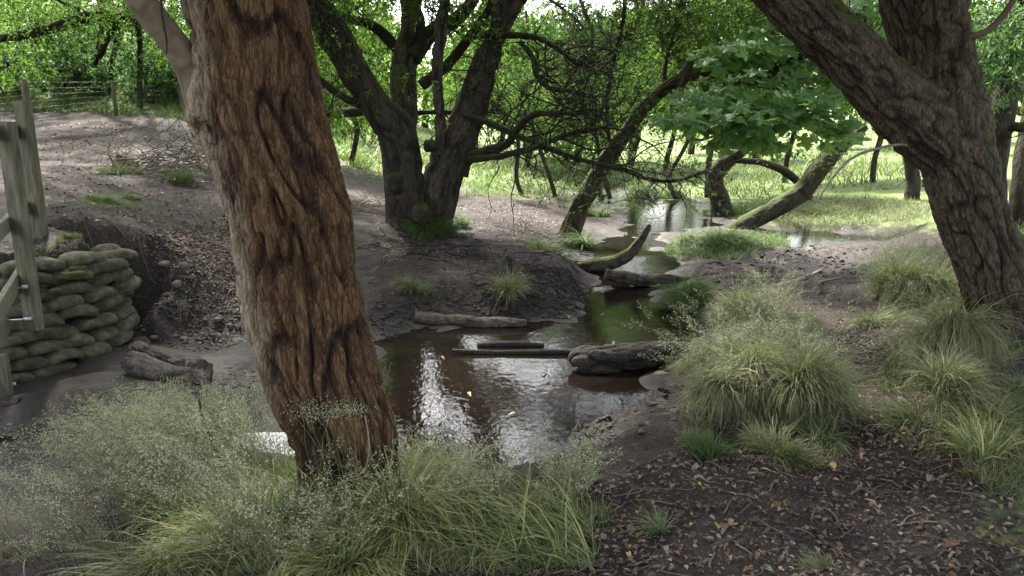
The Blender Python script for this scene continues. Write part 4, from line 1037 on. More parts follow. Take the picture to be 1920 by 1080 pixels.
lyl('sunken_branch', 'short branch half sunk in the pool above the thin pole', [(895,648,ylp+.25,8),(930,646,ylp+.25,12),(980,646,ylp+.25,13),(1020,648,ylp+.25,7)], m='log', ns=14, nl=40, lump=.008, seed=204)
logobj('short_stick', 'dark upright-looking stick pointing into the pool from the mud', [(783,626,9),(790,650,10),(798,676,11)], cat='stick', ns=12, nl=24, lump=.006, seed=205)
logobj('log_stub', 'short dark log stub poking out beside the rough trunk', [(690,694,20),(715,684,18),(738,676,10)], ns=20, nl=24, seed=206)
# driftwood with two arms
def driftwood():
    y = Yw(320, 735, -.43)
    t = root('driftwood_log', P(330, 745, y), 'pale weathered driftwood log with two arms and a hollow below the sandbags', 'log')
    a = limb([(238,690,y+.12,8),(243,692,y+.12,34),(270,705,y+.08,46),(305,722,y,48),(345,732,y-.05,50),(378,725,y-.02,48),(392,715,y,26),(395,708,y,4)], ns=64, nl=130, amp=.022, fr=10, vs=.35, lump=.035, seed=211)
    b = limb([(252,660,y+.42,10),(258,668,y+.4,26),(290,682,y+.35,24),(325,696,y+.28,22),(360,702,y+.15,26),(385,706,y+.02,30)], ns=48, nl=90, amp=.016, fr=10, vs=.35, lump=.03, seed=212)
    v, f, r = a; v = v + [0, 0, .075]; mk('log_body', rel(v, t), f, M['log_pale'], t, {'relief': r})
    v, f, r = b; v = v + [0, 0, .075]; mk('side_arm', rel(v, t), f, M['log_pale'], t, {'relief': r})
driftwood()
for i, (lab, q) in enumerate([('dark rounded log at the foot of the sandbags, nearer the picture edge', [(-40,775,5.1,34),(0,772,5.15,36),(38,770,5.2,36),(46,768,5.2,10)]),
        ('dark mossy log between the edge log and the driftwood', [(40,768,5.3,20),(50,766,5.32,34),(90,760,5.4,38),(130,755,5.5,36),(142,752,5.5,12)])]):
    q = [(a_, b_ - 8, c_, d_) for a_, b_, c_, d_ in q]; lyl('creek_log', lab, q, ns=36, nl=60, amp=.012, fr=12, lump=.02, seed=220 + i)
# curved snag and the log across the upper brook
yc = Yw(1150, 505, -.33)
lyl('curved_snag', 'curved mossy dead branch rising to the right beside the narrow brook', [(1085,500,yc+.1,18),(1110,498,yc,24),(1145,494,yc,26),(1178,478,yc,22),(1200,452,yc,16),(1214,430,yc,9),(1219,421,yc,4)], m='bark_grey', ns=32, nl=80, amp=.012, fr=14, lump=.02, seed=231)
yx = Yw(1200, 530, -.38)
lyl('crossing_log', 'dark rotten log lying across the narrow brook above the pool', [(1135,516,yx,20),(1165,520,yx,26),(1200,526,yx,22),(1240,524,yx,20),(1290,526,yx,16),(1330,522,yx,10),(1400,522,yx,6)], ns=32, nl=90, amp=.018, fr=12, lump=.025, seed=232)
logobj('root_branch', 'long pale root-like branch on the mud right of the brook', [(1330,525,10),(1380,518,18),(1420,508,20),(1450,505,14),(1475,512,8)], cat='branch', m='log_pale', ns=16, nl=50, lump=.02, seed=233)
logobj('pale_stick', 'pale thin stick on wet mud pointing up right', [(1432,540,9),(1470,533,8),(1510,520,6),(1540,506,4)], cat='stick', m='twig_pale', ns=8, nl=30, lump=.006, seed=234)
lyl('forked_stick', 'short pale forked stick standing out of the mud', [(1520,585,7.6,6),(1526,562,7.6,8),(1540,542,7.6,9),(1538,530,7.6,7),(1560,524,7.6,4),(1578,520,7.6,3)], cat='stick', m='twig_pale', ns=8, nl=30, seed=235)
lyl('bent_twig', 'thin bare twig sticking up where the pool meets the grass', [(1348,640,6.3,4),(1325,628,6.3,4),(1300,618,6.25,5),(1290,595,6.25,4)], cat='twig', m='twig_pale', ns=6, nl=20, seed=236)
logobj('path_root', 'low worn log half buried across the muddy path, right', [(1590,716,12),(1630,714,14),(1680,715,8)], m='log_pale', ns=16, nl=30, seed=237, cat='log')
logobj('litter_stick', 'dark twig lying in the leaf litter at bottom right of the rough trunk', [(1318,1030,7),(1350,1020,9),(1390,1004,6)], cat='stick', m='twig', ns=8, nl=16, seed=238)
logobj('fallen_branch', 'short fallen branch lying on the slope left of the rough trunk', [(386,594,10),(410,582,13),(445,574,8)], cat='branch', m='log_pale', ns=12, nl=24, seed=239)
lyl('dead_stalk', 'dark dead stalk standing in the pale grass left of the rough trunk', [(420,875,3.3,7),(400,830,3.32,6),(382,790,3.35,5),(372,745,3.4,4)], cat='stalk', m='twig', ns=6, nl=20, seed=240)
lyl('bent_straw', 'bent straw-coloured stem curling in front of the rough trunk', [(648,898,2.9,3),(680,885,2.88,4),(692,850,2.88,4),(690,810,2.9,3.5),(684,780,2.92,3)], cat='straw', m='twig_pale', ns=6, nl=30, seed=241)

def stump(px, py, wpx, hpx, label, seed, name='tree_stump', mm='rot'):
    b = G(px, py); Y = b[1]; t = root(name, b, label, 'stump')
    r0 = RW(wpx, py, Y); h = 2 * RW(hpx, py, Y)
    v, f, r = tube([b + [0, 0, -.08], b + [0, 0, h * .3], b + [0, .02, h * .7], b + [.02, .03, h]], [r0 * 1.25, r0, r0 * .8, r0 * .55], ns=60, nl=50, amp=.04, fr=9, lump=.06, seed=seed)
    k = (v[:, 2] - b[2]) / h; an = np.arctan2(v[:, 1] - b[1], v[:, 0] - b[0]); v[:, 2] += np.clip(k, 0, 1) ** 2 * h * .35 * np.sin(an * 5 + seed)
    mk('stump_body', rel(v, t), f, M[mm], t, {'relief': r})
    n = 14; an = rng.uniform(0, 6.28, n); st = b + np.c_[np.cos(an), np.sin(an), 0 * an] * r0 * .7 + [0, 0, h * .3]
    Pp = walk(st, np.c_[np.cos(an), np.sin(an), -.5 + 0 * an], np.full(n, r0 * 3), 8, .25, .08)
    v, f = multitube(Pp, .018 * np.linspace(1, .3, 8)[None] * np.ones((n, 1)), 5); mk('roots', rel(v, t), f, M['twig'], t)
    return t
stump(238, 320, 44, 18, 'small rotten red stump in dry grass on the brown path', 1)
stump(960, 512, 56, 20, 'rotting stump with roots on the bank of the pool', 2, mm='log')

def exposed_roots(pxs, n, ln, label):
    poly = poly_world(pxs); q = scatter(poly, n); z = H(q[:, 0], q[:, 1]); st = np.c_[q, z + .02]
    t = root('exposed_roots', st.mean(0), label, 'roots'); d = np.c_[rng.normal(.1, .6, n), rng.normal(-.8, .5, n), rng.normal(-.1, .2, n)]
    Pp = walk(st, d, ln * rng.uniform(.4, 1.3, n), 9, .3, .05)
    Pp[..., 2] = H(Pp[..., 0].ravel(), Pp[..., 1].ravel()).reshape(n, 9) + .006 + .012 * rng.uniform(0, 1, (n, 9))
    v, f = multitube(Pp, .007 * np.linspace(1, .4, 9)[None] * rng.uniform(.4, 1.5, (n, 1)), 4); mk('root_strands', rel(v, t), f, M['twig'], t, kind='stuff')
exposed_roots([(890,560),(960,505),(1060,500),(1130,540),(1080,590),(960,595)], 240, .45, 'mat of thin exposed roots on the bank under the rotting stump')
exposed_roots([(1000,450),(1060,435),(1120,470),(1080,500),(1010,490)], 90, .6, 'exposed roots spreading from the foot of the leaning tree')
exposed_roots([(700,450),(900,440),(930,470),(860,490),(720,490)], 60, .9, 'thin surface roots in front of the many-stemmed tree')
# stones
def stone_mesh(seed, sub=2):
    import bmesh
    bm = bmesh.new(); bmesh.ops.create_icosphere(bm, subdivisions=sub, radius=1)
    co = np.array([v.co for v in bm.verts]); F = np.array([[v.index for v in f.verts] for f in bm.faces]); bm.free()
    co = co * (1 + .28 * fbm3(co[:, 0] * 1.3 + seed, co[:, 1] * 1.3, co[:, 2] * 1.3, seed, 3))[:, None]
    return co, F
def stone(px, py, wpx, hpx, label, seed, group=None):
    b = G(px, py); v, F = stone_mesh(seed, 3); r_ = RW(wpx, py, b[1]) * .62; h = RW(hpx, py, b[1])
    o = mk('stone', v * [r_, r_ * .8, h * .6], F, M['stone']); o.location = (b + [0, 0, h * .02]).tolist(); o['label'] = label; o['category'] = 'stone'
    if group: o['group'] = group
gS = 'stones lying on the muddy slope'
for i, (px, py, w_, h_, lab) in enumerate([(1240,703,46,20,'flat stone at the water edge under the thick log'),(310,497,40,22,'grey stone on the slope just right of the sandbags'),(345,505,30,24,'rounded stone beside the grey one right of the sandbags'),
        (332,535,36,26,'stone in the middle of the pair below the slope top'),(362,522,24,20,'small round stone at the right end of the stone cluster'),(378,447,16,12,'small pale stone on bare soil left of the rough trunk'),
        (410,607,26,14,'pale flat stone on the dark slope, left of the trunk'),(432,610,22,10,'pale stone touching the trunk side of the flat one'),(465,625,16,14,'small pale stone against the left edge of the rough trunk'),
        (290,642,24,14,'dark stone on the slope above the driftwood'),(345,640,26,12,'brown stone on the slope over the driftwood hollow')]):
    stone(px, py, w_, h_, lab, 300 + i, gS if i else None)

# brush pile on the left slope
def brush(px, py, n, sx, sy, hgt, ln, label, m='twig_pale', r0=.006):
    b = G(px, py); t = root('brush_pile', b, label, 'brush pile')
    st = b + np.c_[rng.normal(0, sx, n), rng.normal(0, sy, n), rng.uniform(0, hgt, n)]; st[:, 2] = H(st[:, 0], st[:, 1]) + rng.uniform(0.02, hgt, n)
    d = unit(np.c_[rng.normal(0, 1, (n, 2)), rng.normal(0, .22, n)])
    Pp = walk(st, d, rng.uniform(.5, 1.4, n) * ln, 8, .22, .02)
    Pp[..., 2] = np.maximum(Pp[..., 2], H(Pp[..., 0].ravel(), Pp[..., 1].ravel()).reshape(n, 8) + .01)
    v, f = multitube(Pp, r0 * np.linspace(1, .4, 8)[None] * rng.uniform(.5, 1.3, (n, 1)), 4); mk('sticks', rel(v, t), f, M[m], t, kind='stuff')
brush(355, 325, 260, .5, .5, .45, .85, 'heap of grey dead twigs left of the rough trunk', r0=.009)
brush(690, 395, 200, .55, .5, .12, .7, 'low spread of bare twigs left of the many-stemmed tree')

# wire fence on the far bank
def wire_fence():
    posts = [(-60, 245, 165, 17.0, 12), (56, 235, 150, 17.6, 12), (216, 196, 150, 19.4, 7), (340, 190, 148, 20.2, 7)]
    b = P(posts[1][0], posts[1][1], posts[1][3])
    t = root('wire_fence', b, 'wire mesh fence on thin posts along the foot of the wooded bank', 'fence')
    tops = []
    for px, pb, pt, Y, wd in posts:
        a = P(px, pb, Y); a[2] = float(H(a[0], a[1])[0]) - .1; e = P(px - 6, pt, Y); e[:2] = a[:2] + [0.0, 0]
        v, f, r = tube([a, e], [RW(wd, pt, Y)] * 2, ns=12, nl=12, lump=.006, seed=int(px) % 50); mk('post', rel(v, t), f, M['post'], t, {'relief': r}); tops.append((a, e))
    for q in range(len(tops) - 1):
        (a0, e0), (a1, e1) = tops[q], tops[q + 1]; a0 = a0 + [0, 0, .15]; a1 = a1 + [0, 0, .15]
        Pp = []
        for k in range(7):
            f_ = k / 6; p0 = a0 * (1 - f_) + (e0 - [0, 0, .05]) * f_; p1 = a1 * (1 - f_) + (e1 - [0, 0, .05]) * f_; Pp.append(np.linspace(p0, p1, 6))
        for k in range(1, 13):
            g = k / 13; Pp.append(np.linspace(a0 * (1 - g) + a1 * g, e0 * (1 - g) + e1 * g, 6))
        v, f = multitube(np.array(Pp), np.full((len(Pp), 6), .0022), 3); mk('wire_mesh', rel(v, t), f, M['wire'], t)
wire_fence()

# ------------------------------------------------------------------ grass
def blades(base, d, ln, wd, droop, k=5, tipc=.35):
    """ribbons that start along d and bend over towards the ground"""
    n = len(base); d = unit(d); h = unit(d * [1, 1, 0] + 1e-5); th0 = np.arccos(np.clip(d[:, 2], -1, 1))
    t = np.linspace(0, 1, k)
    th = th0[:, None] + droop[:, None] * 1.9 * (t[None] ** 1.2); st = (ln / (k - 1))[:, None]
    kk = (rng.uniform(0, 1, n) < .22) * rng.normal(.6, .5, n); tk = rng.uniform(.3, .8, n); th = th + kk[:, None] * (t[None] > tk[:, None])
    hx = np.cumsum(np.c_[np.zeros(n), (np.sin(th[:, :-1]) + np.sin(th[:, 1:])) / 2 * st], 1); hz = np.cumsum(np.c_[np.zeros(n), (np.cos(th[:, :-1]) + np.cos(th[:, 1:])) / 2 * st], 1)
    c = base[:, None] + hx[..., None] * h[:, None] + hz[..., None] * np.array([0, 0, 1.])
    c[:, 1:] += np.cumsum(rng.normal(0, 1, (n, k - 1, 3)) * (st * .10)[..., None], 1)
    sd = unit(np.cross(h, np.array([0, 0, 1.])) + rng.normal(0, .5, (n, 3)))
    w_ = wd[:, None] * np.clip(1 - t[None] ** 1.6, .06, 1)
    Lf = c - sd[:, None] * w_[..., None] * .5; Rt = c + sd[:, None] * w_[..., None] * .5
    V = np.stack([Lf, Rt], 2).reshape(-1, 3)
    b = (np.arange(n)[:, None] * k + np.arange(k - 1)[None]) * 2
    F = np.stack([b, b + 1, b + 3, b + 2], -1).reshape(-1, 4)
    base_t = rng.beta(1.1, 2.2, n); ti = np.clip(base_t[:, None] + tipc * t[None] ** 2, 0, 1)
    ti = np.where(rng.uniform(0, 1, n)[:, None] < .2, 1.0, ti)
    return V, F, np.repeat(ti, 2, 1).ravel()
def tussock(px, py, wpx, ln, n, label, m='grass', droop=.6, lean=(0, 0), wd=.006, mound=.0, group='tussocks of grass along the brook', spread=.8, cat='grass tussock', ry=None, clumps=None):
    b = G(px, py); R_ = RW(wpx, py, b[1]); ry = ry or 1; n = int(n * .85)
    nc = clumps or max(2, int(R_ * R_ * 90)); ca = rng.uniform(0, 6.283, nc); cr = R_ * np.sqrt(rng.uniform(0, .8, nc))
    C = np.c_[np.cos(ca) * cr, np.sin(ca) * cr * ry]; cl = rng.normal(0, .42, (nc, 2)) + C / R_ * spread * .7 + np.array(lean); chh = rng.uniform(.45, 1.2, nc); cdr = rng.uniform(.75, 1.3, nc)
    i = rng.integers(0, nc, n); an = rng.uniform(0, 6.283, n); r_ = rng.uniform(0, 1, n) ** .6; cR = R_ * (.55 if nc < 4 else .36)
    out = np.c_[np.cos(an), np.sin(an)]
    q = C[i] + out * (r_ * cR)[:, None]
    gx = b[0] + q[:, 0]; gy = b[1] + q[:, 1]; rr_ = np.clip(np.hypot(q[:, 0], q[:, 1] / ry) / R_, 0, 1)
    base = np.c_[q, H(gx, gy) - b[2] + mound * (1 - rr_ ** 2) - .01]
    d = np.c_[out * (r_ * spread * .6)[:, None] + cl[i] + rng.normal(0, .16, (n, 2)), np.full(n, .95)]
    mess = rng.uniform(0, 1, n) < .14; d[mess, :2] += rng.normal(0, .7, (mess.sum(), 2))
    V, F, ti = blades(base, d, ln * chh[i] * rng.uniform(.35, 1.2, n), wd * rng.uniform(.5, 1.25, n), droop * cdr[i] * rng.uniform(.35, 1.6, n), 5)
    ti = np.clip(ti + np.repeat((rng.uniform(-.15, .25, nc))[i], 10), 0, 1)
    t = root('grass_tussock', b, label, cat, group)
    mk('grass_blades', V, F, M[m], t, {'tint': ti}, smooth=True, kind='stuff')
    if mound > .02:
        u, F2 = stone_mesh(int(px), 3)
        mk('root_mound', u * [R_ * .6, R_ * ry * .6, mound * .8] + [0, 0, -.04], F2, M['thatch'], t)
    return t
T_ = tussock
T_(1415,765,115,.42,7500,'largest shaggy grass tussock, right of the pool, drooping in tiers', mound=.24, droop=1.1, wd=.007, ry=.62, lean=(-.2,-.35))
T_(1500,790,75,.36,3000,'shaggy tussock joined to the right side of the largest one', mound=.25, droop=.9, wd=.007, lean=(.1,-.2))
T_(1345,790,62,.34,2400,'tussock drooping to the mud at the left side of the largest one', mound=.22, droop=.9, wd=.007, lean=(-.2,-.2))
for px_, py_, w_, l_, n_, lb_ in ((1305,690,36,.24,800,'low tuft at the water edge below the end of the thick log'),(1360,665,60,.42,1500,'upright tuft at the back of the largest tussock'),(1450,670,60,.42,1500,'taller tuft behind the right part of the largest tussock'),
        (1290,835,40,.26,900,'small drooping tuft at the mud in front of the left tussock'),(1545,835,40,.28,900,'small drooping tuft at the right foot of the joined tussock'),(1640,610,40,.24,700,'small pale tuft on the mud left of the airy tussock'),
        (1840,790,60,.26,1000,'short tuft right of the broad-leaved seedling'),(1700,800,36,.24,700,'small tuft at the near end of the blue-green tussock')):
    T_(px_, py_, w_, l_, n_, lb_, droop=.9, wd=.006, lean=(-.1, -.15))
T_(1460,860,80,.30,1400,'pale dry tussock at the near foot of the largest one', droop=.7, wd=.005)
T_(1345,862,50,.22,700,'small fresh green tuft left of the pale dry tussock', m='grass_dark', droop=.5, wd=.005)
T_(1300,585,90,.50,3600,'dark green rounded tussock hanging over the right side of the pool', m='grass_dark', mound=.24, droop=1.0, wd=.007, lean=(-.15,-.2))
T_(1380,600,90,.40,2400,'dull tussock right behind the dark rounded one', mound=.12, droop=.7, wd=.006)
T_(1790,690,90,.55,4600,'large blue-green tussock under the forked tree, left of the broad-leaved seedling', mound=.26, droop=.95, wd=.0075, lean=(-.05,-.2))
T_(1760,770,60,.42,2000,'blue-green tussock spilling toward the camera on the right', mound=.14, droop=.95, wd=.007, lean=(-.05,-.25))
T_(1690,560,80,.50,3200,'airy tussock on the bank left of the forked trunk', mound=.16, droop=.8, wd=.006)
T_(1740,555,55,.35,1100,'dry yellowish tussock against the forked trunk', mound=.1, droop=.7, wd=.006)
T_(1800,640,60,.34,1500,'grass tuft at the left foot of the forked trunk', droop=.6)
T_(1350,470,120,.34,3400,'dark overhanging tussock on the mound right of the narrow brook', m='grass_dark', mound=.16, droop=1.1, wd=.009, ry=.7)
T_(1300,462,60,.30,1400,'dark tussock at the brook side end of the mound', m='grass_dark', mound=.12, droop=1.2, wd=.009)
T_(1440,455,80,.30,1500,'dark tussock at the mud side end of the mound', m='grass_dark', droop=1., wd=.009)
T_(800,440,76,.52,3000,'dark green grass skirt at the base of the many-stemmed tree', m='grass_dark', droop=1.1, wd=.010, lean=(0,-.25))
T_(855,425,40,.40,900,'small green tuft right of the many-stemmed base', m='grass_dark', droop=.9, wd=.009)
T_(1085,470,56,.42,1700,'green tussock at the foot of the leaning tree', m='grass_dark', droop=1.1, wd=.009, mound=.1)
T_(1010,465,60,.30,1000,'low mossy tuft left of the leaning tree', m='grass_dark', droop=.8, wd=.009)
T_(950,545,54,.40,1500,'pale tuft drooping from the stump on the pool bank', droop=1.0, wd=.007)
T_(775,545,44,.40,900,'wispy dull tuft on the bare slope right of the rough trunk', droop=.9, wd=.006)
T_(1125,405,40,.40,900,'dark tussock behind the leaning tree beside the brook', m='grass_dark', droop=1., wd=.012)
T_(1205,372,56,.50,1200,'rounded dark-stemmed tussock at the far bend of the brook', m='grass_dark', droop=1., wd=.014, mound=.25)
T_(1265,372,40,.40,800,'second rounded tussock at the far bend, right of the first', m='grass_dark', droop=1., wd=.014, mound=.15)
T_(1400,398,130,.5,2800,'long row of rank grass behind the crooked sycamore foot', m='grass_dark', droop=.9, wd=.013, ry=.5)
T_(1560,400,110,.45,2000,'green rank grass left of the dark shaded trunk', m='grass', droop=.8, wd=.012, ry=.5)
T_(185,378,40,.18,500,'short green tuft on the brown path, lower left of the brush pile', m='grass_bright', droop=.5, wd=.007, group='tufts on the brown path')
T_(240,372,26,.14,300,'smaller green tuft right of the short one on the path', m='grass_bright', droop=.5, wd=.007, group='tufts on the brown path')
T_(235,325,60,.30,900,'dry grass tuft around the small red stump', droop=.6, wd=.008, group='tufts on the brown path')
T_(350,345,50,.30,900,'dull green tuft at the foot of the brush pile', m='grass_dark', droop=.6, wd=.008, group='tufts on the brown path')
T_(85,515,16,.28,120,'thin dry tuft beside the far railing post', droop=.7, wd=.006, group='tufts on the brown path')
T_(1245,1000,26,.16,160,'tiny pale tuft alone in the leaf litter', droop=.4, wd=.006)
T_(1540,1068,50,.12,300,'low tuft at the bottom edge in the leaf litter', droop=.5, wd=.004)
# foreground clumps round the rough trunk
T_(760,985,90,.36,1700,'tall fresh green grass clump at the right foot of the rough trunk', m='grass_fresh', droop=.5, wd=.0085, lean=(.05,-.05))
T_(440,1035,140,.42,3200,'golden arching grass clump left of the rough trunk base', m='grass_fresh', droop=.95, wd=.0075, lean=(-.3,.05))
T_(640,1060,130,.28,2600,'green clump directly in front of the rough trunk', m='grass_fresh', droop=.6, wd=.0085)
T_(820,925,75,.30,1300,'bright arching clump right of the rough trunk at the pool edge', m='grass_fresh', droop=.7, wd=.0085)
T_(950,985,90,.22,1400,'low straw-coloured clump right of the bright arching one', m='grass', droop=.8, wd=.0075)
T_(1070,925,70,.20,800,'loose clump between the pool edge and the leaf litter', m='grass', droop=.7, wd=.0075)
T_(330,1060,120,.40,2200,'loose clump at the lower left in front of the mud', m='grass', droop=.8, wd=.0075, lean=(-.2,0))
T_(1880,860,110,.26,1800,'yellowing low grass at the right edge of the path', m='grass_fresh', droop=.8, wd=.0075)
T_(1890,740,90,.30,1600,'low grass at the right edge under the forked tree', m='grass', droop=.8, wd=.0075)

# airy flowering grass heads
def panicles(name, label, pxs, n, hgt, lean, ln=.16, nsp=34, group=None, matn='seed', hsd=.34, sz=.0065):
    poly = poly_world(pxs); q = scatter(poly, int(n * 2.3)); q = q[noise2(q[:, 0] * 2.4, q[:, 1] * 2.4, 71) > .05]; n = len(q); z = H(q[:, 0], q[:, 1])
    t = root(name, (poly[:, 0].mean(), poly[:, 1].mean(), z.mean()), label, 'grass', group)
    base = np.c_[q, z]; h = hgt * rng.uniform(1 - hsd * 2, 1 + hsd, n)
    d = unit(np.c_[rng.normal(lean[0], .25, n), rng.normal(lean[1], .2, n), np.ones(n)])
    K = 5; tt = np.linspace(0, 1, K)
    bend = rng.uniform(.15, .5, n); hd = unit(d * [1, 1, 0])
    C = base[:, None] + h[:, None, None] * (d[:, None] * tt[None, :, None] + hd[:, None] * (bend[:, None] * tt[None] ** 2.5)[..., None] - np.array([0, 0, 1.]) * (bend[:, None] * .5 * tt[None] ** 3)[..., None])
    v, f = multitube(C, .0011 * np.linspace(1.2, .5, K)[None] * np.ones((n, 1)), 3)
    tip = C[:, -1]; td = unit(C[:, -1] - C[:, -2])
    u = rng.uniform(0, 1, (n, nsp)); rad = ln * .26 * (1 - u * .75) * np.sqrt(rng.uniform(.05, 1, (n, nsp)))
    an = rng.uniform(0, 6.283, (n, nsp)); a = unit(np.cross(td, [0.3, .2, .9])); b2 = np.cross(td, a)
    L_ = ln * rng.uniform(.7, 1.3, n)
    pos = tip[:, None] + td[:, None] * ((u - .75) * L_[:, None])[..., None] + rad[..., None] * (np.cos(an)[..., None] * a[:, None] + np.sin(an)[..., None] * b2[:, None])
    pos = pos.reshape(-1, 3); m = len(pos)
    ax = unit(td.repeat(nsp, 0) + rng.normal(0, .6, (m, 3)) + [0, 0, -.3]); s_ = sz * rng.uniform(.7, 1.4, m)
    lv, lf = leaves(pos, ax, s_ * 1.7, s_ * .75)
    mk('stalks', rel(v, t), f, M['grass'], t, {'tint': np.full(len(v), .7)}, kind='stuff')
    mk('seed_heads', rel(lv, t), lf, M[matn], t, {'tint': np.repeat(rng.uniform(0, 1, m), 4)}, smooth=False, kind='stuff')
    return t
panicles('flowering_grass', 'cloud of pale airy seed heads at the lower left over the mud', [(0,1079),(560,1079),(560,930),(420,890),(200,940),(20,985)], 2000, .5, (-.55,.25), ln=.17, nsp=44, sz=.0053)
panicles('flowering_grass', 'pale airy seed heads just left of the rough trunk', [(330,1000),(590,960),(580,900),(440,890)], 300, .5, (-.45,.35), ln=.17, nsp=44, sz=.0053)
panicles('flowering_grass', 'fine seed heads in front of the pool right of the rough trunk', [(780,1010),(900,980),(1100,960),(1100,910),(920,905),(780,930)], 210, .30, (.05,.1), ln=.14)
panicles('flowering_grass', 'seed heads level with the base of the rough trunk in front of its bark', [(560,1075),(720,1075),(720,1010),(560,1010)], 70, .28, (0,.1), ln=.14)
panicles('flowering_grass', 'hazy seed heads over the largest tussock', [(1300,800),(1500,800),(1540,680),(1380,640),(1290,700)], 300, .50, (0,0), ln=.14)
panicles('flowering_grass', 'hazy grey seed heads left of the forked trunk', [(1640,600),(1760,600),(1760,480),(1650,470)], 330, .55, (0,0), ln=.18)
panicles('flowering_grass', 'seed heads over the mud between dark rounded and largest tussocks', [(1380,620),(1480,600),(1460,560),(1390,570)], 120, .4, (0,0), ln=.14)
panicles('flowering_grass', 'yellow-green seed heads at the right edge beyond the forked tree', [(1750,470),(1700,430),(1640,430),(1640,480)], 160, .45, (0,0), ln=.16)
# large seed spray hanging over the rough trunk base
def drooping_head(px, py, Y, n, rx, rz, label, sz=.006):
    c = P(px, py, Y); t = root('seed_spray', c, label, 'grass')
    pos = c + rng.normal(0, 1, (n, 3)) * [2 * RW(rx, py, Y) * .5, .03, 2 * RW(rz, py, Y) * .5]
    lv, lf = leaves(pos, unit(rng.normal(0, 1, (n, 3)) + [0, 0, -.5]), sz * rng.uniform(.8, 1.6, n), sz * .6 * np.ones(n))
    mk('seed_heads', rel(lv, t), lf, M['seed'], t, {'tint': np.repeat(rng.uniform(.3, 1, n), 4)}, smooth=False, kind='stuff')
    g = G(px + 40, 1010); k = 7
    st = np.tile(g, (k, 1)) + rng.normal(0, .07, (k, 3)) * [1, 1, .2]; e = pos[rng.choice(n, k)]
    K = np.linspace(0, 1, 8)[None, :, None]; Pp = st[:, None] * (1 - K) + e[:, None] * K + np.array([0, -.06, .10]) * (K * (1 - K) * 2)
    v, f = multitube(Pp + np.cumsum(rng.normal(0, .008, (k, 8, 3)), 1), np.full((k, 8), .0009), 3); mk('stalks', rel(v, t), f, M['grass'], t, {'tint': np.full(len(v), .7)}, kind='stuff')
drooping_head(595, 768, 2.72, 420, 60, 26, 'pale seed spray hanging across the lower left of the rough bark')
drooping_head(660, 768, 2.72, 260, 40, 14, 'pale seed spray hanging across the middle of the rough bark')
# arching fern-like grass over the driftwood
def arching():
    y = Yw(300, 745, -.4) - .35; t = root('arching_grass', P(330, 790, y), 'pale drooping grass heads arching left in front of the driftwood', 'grass')
    n = 300; u = rng.uniform(0, 1, n); path = spline([P(420, 772, y), P(330, 738, y), P(255, 730, y), P(195, 738, y), P(178, 748, y)], 50)
    base = path[(u * 49).astype(int)] + rng.normal(0, .008, (n, 3))
    d = np.c_[-.9 + rng.normal(0, .2, n), rng.normal(0, .25, n), -.35 + rng.normal(0, .25, n)]
    V, F, ti = blades(base, d, rng.uniform(.05, .13, n), np.full(n, .009), np.full(n, .35), 4); mk('seed_heads', rel(V, t), F, M['seed'], t, {'tint': ti}, kind='stuff')
    v, f = multitube(path[None] + rng.normal(0, .02, (5, 1, 3)), np.full((5, 50), .002), 3); mk('stalks', rel(v, t), f, M['grass'], t, {'tint': np.full(len(v), .7)}, kind='stuff')
arching()

# ground-cover grass sheets
def cover(name, pxs, n, ln, m, wd, droop=.4, label=None, world=None, k=4):
    poly = world if world is not None else poly_world(pxs)
    q = scatter(poly, n); keep = noise2(q[:, 0] * 1.6, q[:, 1] * 1.6, 77) > -.35; q = q[keep]; n = len(q); z, a = terrain(q[:, 0], q[:, 1])
    ok = a['s'] > .12; q = q[ok]; z = z[ok]; n = len(q)
    pt = .5 + .5 * noise2(q[:, 0] * .8, q[:, 1] * .8, 78)
    V, F, ti = blades(np.c_[q, z - .01], np.c_[rng.normal(0, .45, (n, 2)), np.ones(n)], ln * rng.uniform(.5, 1.2, n) * (.6 + .8 * pt), wd * rng.uniform(.6, 1.3, n), droop * rng.uniform(.2, 1.5, n), k)
    o = mk(name, V, F, M[m], None, {'tint': ti}, kind='stuff', category='grass')
    if label: o['label'] = label
cover('meadow_grass', [(620,345),(900,352),(1040,340),(1100,330),(1060,300),(760,285),(640,300)], 9000, .22, 'grass_bright', .016, label='short sunlit meadow grass beyond the many-stemmed tree')
cover('meadow_grass', None, 16000, .30, 'grass_bright', .035, label='tall bright meadow grass running back to the far trees', world=np.array([(-7, 19), (12, 18), (22, 42), (-10, 42)]))
cover('meadow_weeds', None, 5000, .55, 'grass', .03, label='darker rank weeds standing in clumps in the bright meadow', world=np.array([(-5, 20), (11, 19), (16, 32), (-6, 32)]))
cover('bank_grass', None, 9000, .30, 'grass_bright', .025, label='grass along the foot of the wooded bank behind the path', world=np.array([(-16, 19.2), (-3.5, 18.6), (-4.5, 23), (-16, 23)]))
cover('shade_grass', [(1460,430),(1640,425),(1800,420),(1850,400),(1850,375),(1450,372)], 9000, .20, 'grass', .012, label='soft green grass in shade on the far right bank')
cover('shade_grass', [(1850,470),(1920,520),(2100,560),(2100,420),(1850,420)], 3000, .25, 'grass', .009, label='green grass right of the forked trunk')
cover('bank_top_grass', [(1240,455),(1330,440),(1480,440),(1500,465),(1380,490),(1250,485)], 5000, .16, 'grass_dark', .010, label='dark short grass over the mound right of the narrow brook')
cover('bank_top_grass', [(1080,400),(1130,385),(1100,340),(1060,345),(1040,370)], 2500, .16, 'grass_dark', .012, label='dark grass on the bank behind the leaning tree')
cover('bank_top_grass', [(980,470),(1110,480),(1110,440),(1000,440)], 1800, .12, 'grass_dark', .009, label='mossy grass round the foot of the leaning tree')
